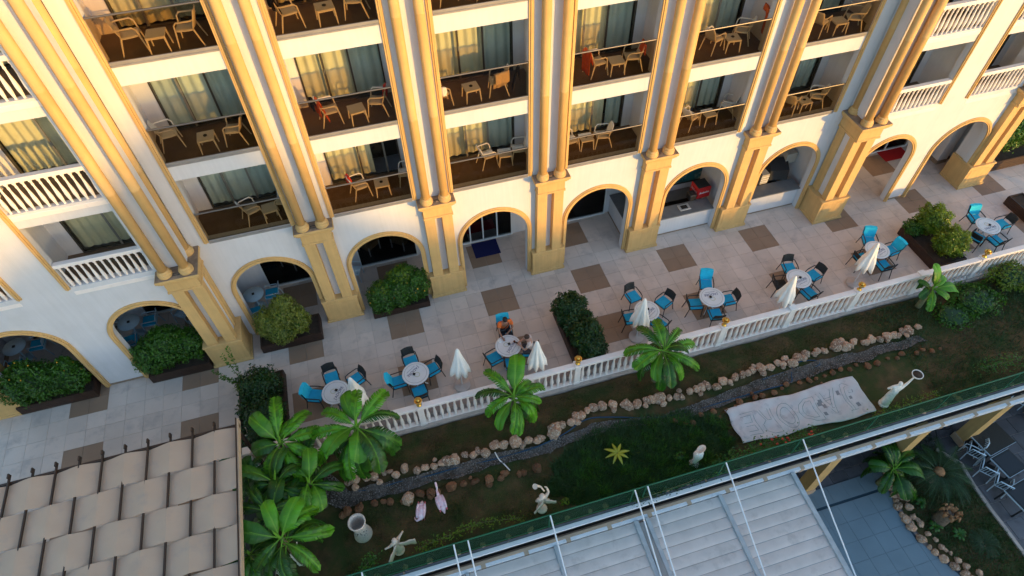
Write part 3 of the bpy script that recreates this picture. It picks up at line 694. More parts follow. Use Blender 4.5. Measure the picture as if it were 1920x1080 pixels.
def round_table(p, rot, label, group):
    t = empty('round_table', (p.x, p.y, 0), rot); tag(t, label, 'table', group)
    MB().lathe([(.0, .722), (.43, .722), (.455, .73), (.46, .742), (.455, .752), (.43, .755), (.38, .752), (0, .752)], n=40).build('tabletop', M['tabletop'], t)
    m = MB(); n = 48
    for k in range(n):
        a, b_ = 2 * PI * k / n, 2 * PI * (k + 1) / n
        m.quad((.372 * math.cos(a), .372 * math.sin(a), .7545), (.384 * math.cos(a), .384 * math.sin(a), .7545), (.384 * math.cos(b_), .384 * math.sin(b_), .7545), (.372 * math.cos(b_), .372 * math.sin(b_), .7545))
    m.build('printed_ring', M['ring'], t)
    m = MB()
    for k in range(n):
        a, b_ = 2 * PI * k / n, 2 * PI * (k + 1) / n; r0, r1 = .078, .094
        m.quad((r0 * math.cos(a), .08 + r0 * math.sin(a), .7545), (r1 * math.cos(a), .08 + r1 * math.sin(a), .7545), (r1 * math.cos(b_), .08 + r1 * math.sin(b_), .7545), (r0 * math.cos(b_), .08 + r0 * math.sin(b_), .7545))
    m.build('printed_emblem', M['olive'], t)
    link('lettering', TXT, t, (0, -.12, .7548)); link('small_lettering', TXT2, t, (0, -.235, .7548))
    MB().tube([(0, 0, .722), (0, 0, .32)], .035, 10).build('pedestal', M['tabletop'], t)
    for k in range(4):
        a = PI / 4 + k * PI / 2; MB().tube([(0, 0, .34), (.17 * math.cos(a), .17 * math.sin(a), .18), (.34 * math.cos(a), .34 * math.sin(a), .012)], [.03, .024, .02], 7).build('leg', M['tabletop'], t)
    return t
def ashtray(x, y, z, label, group='ashtrays on the terrace tables'):
    o = MB().box(-.038, .038, -.038, .038, 0, .035, taper=-.006).build('ashtray', M['black'], None, (x, y, z), (0, 0, R.uniform(0, 1.5))); tag(o, label, 'ashtray', group)
    bx('hollow', M['dark'], o, -.03, .03, -.03, .03, .0352, .037)
TB = [((629, 735), .95, [((592, 742), 'bb', 'left'), ((622, 708), 'k', 'upper'), ((668, 712), 'k', 'right'), ((655, 760), 'c', 'lower')]),
      ((779, 700), 3.75, [((748, 716), 'bb', 'left'), ((770, 678), 'c', 'upper'), ((808, 694), 'c', 'right'), ((786, 730), 'c', 'lower')]),
      ((953, 648), .80, [((931, 670), 'c', 'left'), ((959, 678), 'c', 'lower'), ((946, 618), 'bb', 'upper'), ((992, 658), 'c', 'right')]),
      ((1213, 582), .55, [((1180, 547), 'c', 'upper left'), ((1250, 563), 'c', 'right'), ((1188, 596), 'c', 'left'), ((1233, 606), 'c', 'lower')]),
      ((1335, 557), 3.02, [((1323, 533), 'bb', 'upper'), ((1303, 570), 'c', 'left'), ((1365, 562), 'c', 'right'), ((1340, 587), 'c', 'lower')]),
      ((1498, 522), .2, [((1479, 502), 'c', 'upper'), ((1526, 516), 'c', 'right'), ((1470, 532), 'x', 'left'), ((1512, 546), 'c', 'lower')]),
      ((1645, 468), .3, [((1629, 452), 'bb', 'upper'), ((1670, 470), 'bb', 'right'), ((1617, 484), 'c', 'left'), ((1655, 496), 'c', 'lower')]),
      ((1853, 423), .0, [((1828, 410), 'bb', 'upper left'), ((1880, 420), 'k', 'right'), ((1836, 442), 'c', 'left'), ((1866, 450), 'c', 'lower')])]
TABS = []
where = ['nearest the left banana plants', 'second from the left', 'with the seated couple', 'left of the middle banana plant top', 'in the middle of the terrace', 'sixth from left, before the bare umbrella post', 'beside the far tilted umbrella', 'farthest right beyond the twin bushes']
for ti, (c, rot, ch) in enumerate(TB):
    p = at(*c, .75); p.x = p.x; TABS.append(p)
    t = round_table(p, rot, 'round white printed table, %s from the left on the terrace' % ORD[ti], 'round tables along the terrace')
    e = Vector((math.cos(rot), math.sin(rot)))
    ashtray(p.x + .06 * math.cos(rot), p.y + .06 * math.sin(rot), .755, 'small black ashtray on the %s round table from the left' % ORD[ti])
    for q, kd, side in ch:
        s_ = at(*q, .47); d = Vector((p.x - s_.x, p.y - s_.y)); dist = max(d.length, .60); d.normalize()
        s2 = Vector((p.x, p.y)) - d * min(dist, .95); rz = math.atan2(d.y, d.x) - PI / 2 + R.uniform(-.12, .12)
        cu = {'bb': (M['turq'], M['turq2']), 'c': (M['turq'], None), 'k': (M['turq'], None), 'x': (None, None)}[kd]
        desc = {'bb': 'black armchair with turquoise seat and turquoise covered back', 'c': 'black armchair with turquoise seat', 'k': 'black armchair with turquoise seat', 'x': 'all black armchair without cushion'}[kd]
        arm_chair(M['black'], M['rattan'], (s2.x, s2.y, 0), rz, cu[0], cu[1], '%s, %s side of %s round table' % (desc, side, ORD[ti]), 'chair', 'armchairs round the terrace tables')
# second chairs: arcade pale-blue sets
def glass_table(x, y, label):
    t = empty('round_table', (x, y, 0)); tag(t, label, 'table', 'small round tables under the left arches')
    MB().lathe([(0, .72), (.36, .72), (.38, .73), (.38, .745), (0, .75)], n=28).build('tabletop', M['plasticblue'], t)
    MB().lathe([(.24, 0), (.24, .02), (.04, .06), (.035, .71)], n=14).build('pedestal', M['plasticblue'], t)
    o = MB().box(-.04, .04, -.04, .04, 0, .035, taper=-.006).build('ashtray', M['black'], None, (x, y, .751)); tag(o, 'black ashtray on the ' + label.replace('small ', ''), 'ashtray', 'ashtrays on arcade tables')
ARC = [(-16.3, 1.35, 'leftmost arch'), (-12.45, 1.3, 'second arch from left'), (-8.02, 1.3, 'third arch from left')]
for x, y, wh in ARC:
    glass_table(x, y, 'small pale round table inside the %s' % wh)
    for dx, dy, rz, sd in ((.62, .1, PI / 2, 'right'), (.0, -.66, 0.1, 'front')):
        arm_chair(M['plasticblue'], M['plasticblue'], (x + dx, y + dy, 0), rz, M['turq'], None, 'pale blue armchair at %s of table inside the %s' % (sd, wh), 'chair', 'pale armchairs under the left arches')
for x, y, rz, wh in ((-10.7, 1.5, 2.6, 'at the back right inside the second arch'), (-10.2, .95, 2.2, 'nearer right inside the second arch'), (-4.25, 1.65, -1.9, 'just inside the fourth arch from left')):
    arm_chair(M['plasticblue'], M['plasticblue'], (x, y, 0), rz, None, None, 'white armchair ' + wh, 'chair', 'white armchairs under the left arches')
arm_chair(M['black'], M['rattan'], (23.6, 1.6, 0), 2.2, M['turq'], M['turq2'], 'turquoise covered armchair seen deep inside the rightmost arch', 'chair')
arm_chair(M['black'], M['rattan'], (21.75, 1.3, 0), 2.2, M['turq'], M['turq2'], 'turquoise armchair standing inside the rightmost arch', 'chair')
for x, y, rz, wh in ((-6.6, 3.1, 2.5, 'behind glass in third arch'), (-3.5, 3.0, -.9, 'at left behind glass in fourth arch'), (-2.2, 2.9, .9, 'at right behind glass in fourth arch')):
    c = empty('lounge_chair', (x, y, .015), rz); tag(c, 'tan lounge armchair ' + wh, 'armchair', 'tan lounge chairs behind the glass')
    bx('seat', M['wicker'], c, -.3, .3, -.3, .3, .25, .45, ch=.04); bx('backrest', M['wicker'], c, -.3, .3, -.38, -.28, .35, 1.0, ch=.03)
    for s_ in (-1, 1):
        bx('armrest', M['wicker'], c, *sorted((s_ * .30, s_ * .38)), -.35, .3, .55, .65, ch=.02)
        for yy in (-.3, .27): bx('leg', M['framewhite'], c, s_ * .32 - .02, s_ * .32 + .02, yy - .02, yy + .02, 0, .55)

# balcony furniture: white plastic chairs and low tables
PCH = {}
def plastic_chair(loc, rz, label, group):
    c = empty('plastic_chair', loc, rz); tag(c, label, 'chair', group)
    if not PCH:
        m_ = M['plastic']
        PCH['seat'] = MB().grid(lambda u, v: (-.22 + .44 * u, -.20 + .42 * v, .43 - .015 * math.sin(PI * v) + .0), 4, 4).mesh('seat', m_)
        def bk(u, v):
            wv = .215 * (1 - .25 * v ** 3); return ((-1 + 2 * u) * wv, -.20 - .14 * v - .03 * math.sin(PI * u), .43 + .42 * v)
        PCH['backrest'] = MB().grid(bk, 8, 6).mesh('backrest', m_)
        for s_, nm in ((-1, 'l'), (1, 'r')):
            PCH['a' + nm] = MB().tube([(s_ * .20, -.29, .66), (s_ * .26, -.2, .66), (s_ * .27, .12, .65), (s_ * .255, .19, .58), (s_ * .25, .21, .42)], [.016, .02, .022, .02, .018], 6).mesh('armrest', m_)
            PCH['f' + nm] = MB().tube([(s_ * .235, .21, .43), (s_ * .27, .27, 0)], [.024, .015], 6).mesh('leg', m_)
            PCH['r' + nm] = MB().tube([(s_ * .215, -.20, .43), (s_ * .25, -.33, 0)], [.024, .015], 6).mesh('leg', m_)
    for k, me in PCH.items():
        o = link(me.name.split('.')[0], me, c)
        if k in ('seat', 'backrest'): solidify(o, .022)
    return c
PT = {}
def plastic_table(loc, rz, label, group, tray=True):
    t = empty('low_table', loc, rz); tag(t, label, 'table', group)
    if not PT:
        m_ = M['plastic']; PT['top'] = MB().box(-.23, .23, -.23, .23, .40, .43, ch=.012).box(-.20, .20, -.20, .20, .36, .40).mesh('tabletop', m_)
        for i, (a, b_) in enumerate(((-1, -1), (1, -1), (1, 1), (-1, 1))): PT[i] = MB().tube([(a * .20, b_ * .20, .40), (a * .23, b_ * .23, 0)], [.028, .016], 6).mesh('leg', m_)
    for me in PT.values(): link(me.name.split('.')[0], me, t)
    return t
def tray(x, y, z, label):
    o = MB().lathe([(.05, 0), (.055, .02), (.045, .02), (.0, .008)], n=12).build('ashtray', M['black'], None, (x, y, z)); tag(o, label, 'ashtray', 'ashtrays on balcony tables')
def towel(x0, x1, yb, zs, mat, par_loc, rz, label, front=.45, back=.3, name='towel'):
    """cloth hanging over a chair back; local chair frame"""
    o = empty(name, par_loc, rz)
    def f(u, v):
        s_ = v * (front + back); x = x0 + (x1 - x0) * u; wob = .015 * math.sin(u * 11) + .01 * math.sin(u * 23 + 2)
        if s_ < back: return (x, yb - .035 - wob, zs - back + s_)
        return (x * (1 - .05 * (s_ - back)), yb + .03 + (s_ - back) * .22 + wob, zs - (s_ - back) + .015)
    o2 = MB().grid(f, 12, 14).build(name, mat, None, par_loc, (0, 0, rz)); bpy.data.objects.remove(o); o2.name = name
    tag(o2, label, 'towel', 'towels hung on balcony chairs'); solidify(o2, .012); return o2
lev = ['lowest', 'middle', 'upper', 'topmost']
bays = ['first', 'second', 'third', 'fourth', 'fifth', 'sixth']
BF = {(0, 1): ((-7.85, .85, -1.35), (-6.10, .50, 1.4), (-6.85, .38)), (0, 2): ((-7.45, .50, -1.3), (-6.15, .42, 1.45), (-6.85, .32)), (0, 0): ((-6.6, .62, -1.2), (-5.6, .75, 1.3), (-6.05, .5)),
      (1, 2): ((-3.75, .42, -1.2), (-2.1, .5, 1.3), (-2.85, .36)), (1, 1): ((-3.42, .58, -1.3), (-2.05, .62, 1.35), (-2.68, .38)), (1, 0): ((-3.15, .72, -1.3), (-1.6, .9, 1.4), (-2.46, .62)),
      (2, 1): ((-.22, .40, -1.2), (1.55, .50, 1.3), (.72, .42)), (2, 0): ((1.22, .95, -1.3), (2.32, .95, 1.3), (1.80, .85)), (2, 2): ((.2, .5, -1.2), (2.0, .5, 1.3), (1.2, .4)),
      (3, 1): ((4.75, .55, -1.4), (5.88, .50, 1.3), (5.33, .42)), (3, 0): ((4.15, .85, -1.3), (5.30, .78, 1.3), (4.72, .8)), (3, 2): ((4.4, .5, -1.2), (6.0, .5, 1.3), (5.3, .4)),
      (4, 1): ((8.78, .66, -1.3), (9.85, .85, .9), (9.33, .50)), (4, 0): ((8.7, .8, -1.2), (10.3, 1.05, 1.0), (9.4, .78)), (4, 2): ((8.6, .5, -1.2), (9.9, .5, 1.3), (9.2, .4)),
      (5, 1): ((12.5, .52, -.9), (13.7, .42, 1.2), (13.12, .36)), (5, 0): ((12.55, .52, -1.0), (13.6, .55, 1.0), (13.02, .42)), (5, 2): ((12.5, .5, -1.2), (13.7, .5, 1.3), (13.1, .4))}
for (bi, k), (c1, c2, tb) in BF.items():
    z = Z1 + k * DH - .01
    wh = '%s glass balcony of the %s column from left' % (lev[k], bays[bi])
    if (bi, k) != (9, 9): plastic_chair((c1[0], c1[1], z), c1[2] + R.uniform(-.15, .15), 'left white plastic armchair, ' + wh, 'white plastic chairs on the glass balconies')
    plastic_chair((c2[0], c2[1], z), c2[2] + R.uniform(-.15, .15), 'right white plastic armchair, ' + wh, 'white plastic chairs on the glass balconies')
    plastic_table((tb[0], tb[1], z), R.uniform(-.15, .15), 'low white plastic table, ' + wh, 'low plastic tables on the glass balconies')
    if (bi + k) % 2: tray(tb[0], tb[1], z + .432, 'dark ashtray on table, ' + wh)
def zlev(k): return Z1 + k * DH - .01
towel(-.2, .2, -.30, .86, M['towelorange'], (-3.42, .58, zlev(1)), -1.3, 'orange towel over left chair, middle balcony of second column', .75, .5)
towel(-.16, .12, -.34, .88, M['blackcloth'], (-3.50, .60, zlev(1)), -1.3, 'black cloth over left chair, middle balcony of second column', .25, .35)
towel(-.2, .2, -.30, .86, M['towelred'], (-2.05, .62, zlev(1)), 1.35, 'red orange towel over right chair, middle balcony of second column', .6, .25)
towel(-.2, .05, -.31, .88, M['towelred'], (-3.15, .72, zlev(0)), -1.3, 'red cloth over left chair, lowest balcony of second column', .3, .3)
towel(-.24, .24, -.31, .87, M['towelcream'], (1.55, .50, zlev(1)), .25, 'cream towel draped over chair, middle balcony of third column', .62, .4)
towel(-.2, .2, -.31, .87, M['towelcream'], (-.12, .32, zlev(1)), -.5, 'cream towel on left chair, middle balcony of third column', .5, .3)
towel(-.18, .18, -.33, .86, M['blackcloth'], (1.82, .36, zlev(1)), 1.3, 'dark patterned cloth right of cream towel, third column middle balcony', .7, .3)
towel(-.2, .2, -.32, .88, M['towelorange'], (4.70, .55, zlev(1)), -1.4, 'orange towel over left chair, middle balcony of fourth column', .45, .75)
towel(-.2, .2, -.32, .88, M['towelorange'], (5.88, .50, zlev(1)), 1.3, 'orange towel over right chair, middle balcony of fourth column', .3, .35)
towel(-.2, .2, -.32, .88, M['blackcloth'], (-3.75, .42, zlev(2)), -1.2, 'black shirt over left chair, upper balcony of second column', .45, .3)
towel(-.25, .25, -.32, 1.2, M['towelorange'], (10.15, .75, zlev(1)), 1.3, 'orange beach towel hung at right, middle balcony of fifth column', .2, .9)

# ------------------------------------------------------------ balustrade with lamps
B = empty('balustrade', (0, 0, 0)); tag(B, 'long white balustrade with turned balusters along the terrace edge', 'balustrade')
posts = [-5.66 + 2.724 * k for k in range(-1, 13)]; BY = -5.24
bmesh_ = baluster_mesh(.99, 1.15, 'c')
for i, x in enumerate(posts):
    p = MB().box(x - .12, x + .12, BY - .12, BY + .12, -.21, -.08, ch=.01).box(x - .10, x + .10, BY - .10, BY + .10, -.08, .84).box(x - .13, x + .13, BY - .13, BY + .13, .84, .98, ch=.01).build('post', M['balwhite'], B)
    if i < len(posts) - 1:
        a, b_ = x + .10, posts[i + 1] - .10
        MB().box(a, b_, BY - .085, BY + .085, -.21, -.175, ch=.01).build('base_rail', M['balwhite'], B)
        MB().box(a, b_, BY - .105, BY + .105, .80, .92, ch=.015).build('handrail', M['balwhite'], B)
        n = 11
        for q in range(n): link('baluster', bmesh_, B, (a + (b_ - a) * (q + .5) / n, BY, -.18 + R.uniform(-.004, 0)), (0, 0, R.uniform(0, 1)))
    if i % 2 == 0 and i > 0:
        n_ = i // 2
        l = empty('gold_lamp', (x, BY, .98)); tag(l, 'gold globe lamp on balustrade post, %s from the left' % ORD[n_ - 1], 'lamp', 'gold lamps on the balustrade posts')
        MB().lathe([(.085, 0), (.085, .02), (.05, .04), (.03, .07), (.045, .10), (.03, .13), (.035, .16)], n=16).build('base', M['gold'], l)
        MB().lathe([(.035, .16), (.09, .19), (.125, .25), (.13, .29), (.115, .30), (.08, .27), (.02, .25)], n=18).build('bowl', M['gold'], l)
        MB().ball((0, 0, .30), .07, 12, 8).build('globe', M['gold'], l)

# ------------------------------------------------------------ closed umbrellas
def umbrella(x, y, label, ht=2.32, rot=0.0, lean=(0, 0)):
    u = empty('closed_umbrella', (x, y, 0), rot); tag(u, label, 'umbrella', 'closed white umbrellas along the balustrade')
    MB().lathe([(.27, .0), (.28, .02), (.28, .085), (.26, .10), (.05, .10), (.04, .16), (.03, .16)], n=24).build('base', M['concrete'], u)
    MB().tube([(0, 0, .1), (lean[0] * .4, lean[1] * .4, 1.2)], .02, 8).build('pole', M['tabletop'], u)
    ph = R.uniform(0, 6); k1 = R.choice((6, 7, 8))
    def wav(t, z): return 1 + (.17 * math.sin(k1 * t + ph) + .12 * math.sin(3 * t + ph * 2)) * min(1, max(0, (2.2 - z) / .8))
    prof = [(.002, 2.32), (.035, 2.28), (.06, 2.2), (.105, 2.0), (.155, 1.75), (.21, 1.5), (.265, 1.28), (.30, 1.10)]
    m = MB(); n = 48; vs = []
    for r, z in prof:
        z_ = z * ht / 2.32
        for k in range(n):
            t = 2 * PI * k / n; rr = r * wav(t, z)
            dz = -.08 * (1 + math.sin(k1 * t + ph)) * (z < 1.2) ; f = (z_ / 2.0)
            vs.append((lean[0] * f + rr * math.cos(t), lean[1] * f + rr * math.sin(t), z_ + dz))
    m.add(vs, [(i * n + k, i * n + (k + 1) % n, (i + 1) * n + (k + 1) % n, (i + 1) * n + k) for i in range(len(prof) - 1) for k in range(n)], 0, True)
    solidify(m.build('canopy', M['canvas'], u), .008)
    MB().tube([(lean[0] * .75 + .15 * math.cos(a), lean[1] * .75 + .15 * math.sin(a), 1.5) for a in [2 * PI * q / 16 for q in range(17)]], .012, 5).build('strap', M['canvas'], u)
UM = [(-4.80, -4.45, 'closed white umbrella beside the first round table from left'), (-1.36, -4.38, 'closed white umbrella standing alone between second and third tables'),
      (1.18, -4.84, 'closed white umbrella in front of the person in pale shirt'), (5.20, -4.25, 'closed white umbrella before the fourth round table'),
      (10.55, -4.86, 'closed white umbrella before the sixth round table by the balustrade'), (14.20, -4.37, 'closed white umbrella before the seventh round table')]
for x, y, l in UM: umbrella(x, y, l, rot=R.uniform(0, 3))

# ------------------------------------------------------------ planters and hedges
def leaf_cloud(lumps, n, size, name, mat, parent, up=.35, seed=1, inner=.72, loc=(0, 0, 0)):
    """many small leaf blades spread through the given ellipsoids"""
    rr = random.Random(seed); m = MB(); W = [l[3] * l[4] + l[4] * l[5] + l[3] * l[5] for l in lumps]; tot = sum(W)
    for l, wt in zip(lumps, W):
        cx, cy, cz, rx, ry, rz = l
        for _ in range(int(n * wt / tot)):
            d = Vector((rr.gauss(0, 1), rr.gauss(0, 1), rr.gauss(0, 1)))
            if d.length < .01: continue
            d.normalize(); q = rr.uniform(inner, 1.06) ** .6 + rr.choice((0, 0, 0, .08)) * rr.random()
            bump_ = .96 + .17 * math.sin(d.x * 6 + seed + cx * 3) * math.sin(d.y * 5.5 - seed) + .08 * math.sin(d.z * 11 + d.x * 9 + seed) + (.16 * rr.random() if rr.random() < .12 else 0)
            p = Vector((cx + d.x * rx * q * bump_, cy + d.y * ry * q * bump_, cz + d.z * rz * q * bump_))
            if p.z < .03: continue
            nrm = (d + Vector((rr.gauss(0, .6), rr.gauss(0, .6), rr.gauss(0, .6) + up))).normalized()
            a = nrm.orthogonal().normalized(); a = (Matrix.Rotation(rr.uniform(0, 6.28), 3, nrm) @ a); b_ = nrm.cross(a)
            s_ = size * rr.uniform(.6, 1.35)
            m.add([p - a * s_, p + b_ * s_ * .42 + nrm * s_ * .12, p + a * s_, p - b_ * s_ * .42 + nrm * s_ * .12], [(0, 1, 2, 3)])
    o = m.build(name, mat, parent, loc); return o
def planter(x0, x1, y0, y1, h, label, plabel):
    p = empty('planter_box', (0, 0, 0)); tag(p, plabel, 'planter', 'dark planter boxes'); t = .05
    MB().box(x0, x1, y0, y0 + t, 0.004, h).box(x0, x1, y1 - t, y1, 0.004, h).box(x0, x0 + t, y0 + t, y1 - t, 0.004, h).box(x1 - t, x1, y0 + t, y1 - t, 0.004, h).build('box', M['planter'], p)
    n = 4
    for q in range(n):
        z = .03 + (h - .06) * q / n
        MB().box(x0 - .012, x1 + .012, y0 - .012, y0 - .002, z, z + (h - .06) / n - .012).box(x0 - .012, x0 - .002, y0 - .002, y1 + .01, z, z + (h - .06) / n - .012).box(x1 + .002, x1 + .012, y0 - .002, y1 + .01, z, z + (h - .06) / n - .012).build('board', M['planter'], p)
    bx('soil', M['soil'], p, x0 + t, x1 - t, y0 + t, y1 - t, h - .08, h - .05)
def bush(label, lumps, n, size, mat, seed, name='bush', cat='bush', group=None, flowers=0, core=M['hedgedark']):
    b = empty(name, (lumps[0][0], lumps[0][1], 0)); tag(b, label, cat, group); ox, oy = lumps[0][0], lumps[0][1]
    L = [(l[0] - ox, l[1] - oy, *l[2:]) for l in lumps]
    leaf_cloud(L, n, size, 'foliage', mat, b, seed=seed)
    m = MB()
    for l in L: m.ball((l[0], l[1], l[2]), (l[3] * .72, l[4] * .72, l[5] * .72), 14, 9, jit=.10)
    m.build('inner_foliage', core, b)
    m = MB(); rr = random.Random(seed)
    for l in L: m.tube([(l[0], l[1], max(.02, l[2] - l[5] * 1.3 - .2)), (l[0] + .03, l[1], l[2])], .03, 6)
    m.build('stem', M['bark'], b)
    if flowers:
        m = MB()
        for _ in range(flowers):
            l = rr.choice(L); d = Vector((rr.gauss(0, 1), rr.gauss(0, 1) - .5, abs(rr.gauss(0, 1)))).normalized()
            m.ball((l[0] + d.x * l[3] * 1.04, l[1] + d.y * l[4] * 1.04, l[2] + d.z * l[5] * 1.04), .028, 6, 4)
        m.build('flower', M['yflower'], b)
planter(-16.0, -13.55, -1.12, -.25, .42, '', 'dark planter box under the leftmost hedge')
bush('loose green hedge with yellow flowers, at the far left arch', [(-15.7, -.75, 1.0, .6, .5, .75), (-14.9, -.72, 1.1, .65, .52, .8), (-14.15, -.72, .95, .6, .5, .75), (-15.2, -.6, 1.6, .45, .35, .42), (-13.95, -.62, 1.45, .25, .25, .4)], 9000, .058, M['hedge'], 3, group='hedges before the arches', name='hedge', cat='hedge', flowers=12)
planter(-11.75, -9.72, -1.12, -.25, .42, '', 'dark planter box under the dense dark hedge')
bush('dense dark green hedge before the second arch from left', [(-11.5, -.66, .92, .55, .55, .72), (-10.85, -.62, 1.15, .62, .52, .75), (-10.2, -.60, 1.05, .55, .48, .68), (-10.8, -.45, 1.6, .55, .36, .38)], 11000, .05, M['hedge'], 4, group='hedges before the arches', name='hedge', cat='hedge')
planter(-7.95, -5.80, -.98, -.05, .42, '', 'dark planter box with bare right end before third arch')
bush('clipped yellow green conifer hedge before the third arch from left', [(-7.42, -.55, 1.05, .50, .48, .72), (-6.8, -.50, 1.35, .52, .46, .72), (-6.45, -.60, 1.0, .40, .42, .60), (-7.1, -.85, .75, .5, .35, .45), (-6.75, -.45, 1.85, .35, .32, .38)], 12500, .046, M['hedgeolive'], 5, group='hedges before the arches', name='hedge', cat='hedge', core=M['hedge'])
planter(-3.85, -1.72, -.62, .20, .30, '', 'low planter box hidden under the flowering hedge')
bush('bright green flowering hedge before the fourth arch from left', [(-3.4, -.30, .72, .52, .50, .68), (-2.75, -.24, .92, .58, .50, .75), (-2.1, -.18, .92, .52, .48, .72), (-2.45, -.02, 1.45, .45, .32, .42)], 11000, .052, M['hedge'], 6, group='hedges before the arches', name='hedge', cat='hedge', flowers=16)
bush('sprigs of yellow green leaves over the flowering hedge', [(-2.55, -.1, 1.5, .5, .34, .42), (-3.3, -.2, 1.15, .42, .34, .32)], 1500, .05, M['hedgegold'], 61, name='shrub', cat='shrub')
planter(2.62, 3.75, -4.80, -2.45, .42, '', 'brown planter box holding two dark bushes mid terrace')
bush('upper dark glossy bush in the mid terrace planter', [(3.05, -2.95, .95, .62, .60, .62), (3.12, -3.5, .85, .58, .55, .52)], 6200, .06, M['hedgedark'], 7, group='bushes in the mid terrace planter')
bush('lower dark glossy bush in the mid terrace planter', [(3.22, -4.1, .88, .58, .60, .58), (3.28, -4.6, .78, .52, .5, .48)], 5600, .06, M['hedgedark'], 8, group='bushes in the mid terrace planter')
bush('yellow green shoots among the lower mid terrace bush', [(3.2, -4.3, .95, .5, .5, .38)], 260, .05, M['hedgegold'], 81, name='shrub', cat='shrub')
planter(17.50, 18.80, -4.80, -2.60, .42, '', 'brown planter box with twin round bushes at right')
bush('upper round bush in the right planter', [(18.35, -3.0, .98, .62, .58, .62)], 4600, .05, M['hedgegold'], 9, group='round bushes in the right planter', core=M['hedge'])
bush('lower round bush in the right planter', [(18.25, -4.22, .98, .60, .58, .60)], 4600, .05, M['hedgegold'], 10, group='round bushes in the right planter', core=M['hedge'])
bush('small dark ferny bush at left end of right planter', [(17.72, -2.9, .62, .38, .40, .32)], 1100, .05, M['hedge'], 11)
planter(23.7, 27.5, -.55, 1.9, .55, '', 'slatted planter box beyond the rightmost pier')
bush('tall green hedge beyond the rightmost pier', [(24.3, .4, 1.3, .7, .8, .85), (25.4, .6, 1.35, .8, .9, .9), (26.5, .6, 1.3, .8, .9, .85)], 6000, .07, M['hedge'], 12, name='hedge', cat='hedge')
planter(22.9, 23.6, -3.6, -2.4, .45, '', 'dark planter corner at the right picture edge')
planter(-8.75, -7.25, -4.9, -2.15, .40, '', 'dark planter box beside the woven awning corner')
bush('dark leafy shrub in the planter beside the awning corner', [(-7.95, -2.85, .78, .72, .70, .55), (-7.9, -3.9, .75, .74, .75, .5), (-8.0, -4.6, .6, .65, .5, .4)], 7500, .055, M['hedgedark'], 13)
# spiky yellow plant and a twiggy sprig in the left planter
sp = empty('spiky_plant', (-8.35, -2.8, .6)); tag(sp, 'yellowish spiky plant at the upper end of left planter', 'plant')
m = MB()
for k in range(70):
    a = R.uniform(0, 2 * PI); e = R.uniform(.1, 1.3); L = R.uniform(.3, .55); d = Vector((math.cos(a) * math.cos(e), math.sin(a) * math.cos(e), math.sin(e)))
    s_ = Vector((-math.sin(a), math.cos(a), 0)) * .012; q = d * L; dr = Vector((0, 0, -.18 * L))
    m.add([-s_, s_, q * .6 + s_, q * .6 - s_, q + dr], [(0, 1, 2, 3), (3, 2, 4)])
m.build('foliage', M['hedgegold'], sp, (0, 0, .25)); MB().tube([(0, 0, -.25), (0, 0, .3)], .04, 7).build('stem', M['palmbark'], sp)
tw = empty('twiggy_shrub', (-8.4, -2.7, .4)); tag(tw, 'thin arching leafy branches rising from the left planter', 'shrub')
for (dx, dy, dz) in ((-.35, .55, 1.6), (-.1, .65, 1.75), (-.75, .2, 1.3), (-.6, .1, 1.0)):
    MB().tube([(0, 0, 0), (dx * .4, dy * .4, dz * .6), (dx, dy, dz)], [.014, .01, .004], 5).build('branch', M['bark'], tw)
    m = MB()
    for k in range(60):
        t_ = R.uniform(.3, 1); p = Vector((dx * t_ ** 1.2, dy * t_ ** 1.2, dz * (1 - (1 - t_) ** 1.3))); a = R.uniform(0, 6.28); s_ = .042
        q = p + Vector((math.cos(a), math.sin(a), .2)) * .05; u = Vector((-math.sin(a), math.cos(a), 0)) * s_ * .5; v_ = Vector((math.cos(a), math.sin(a), .3)) * s_
        m.add([q - v_, q + u, q + v_, q - u], [(0, 1, 2, 3)])
    m.build('foliage', M['hedge'], tw)

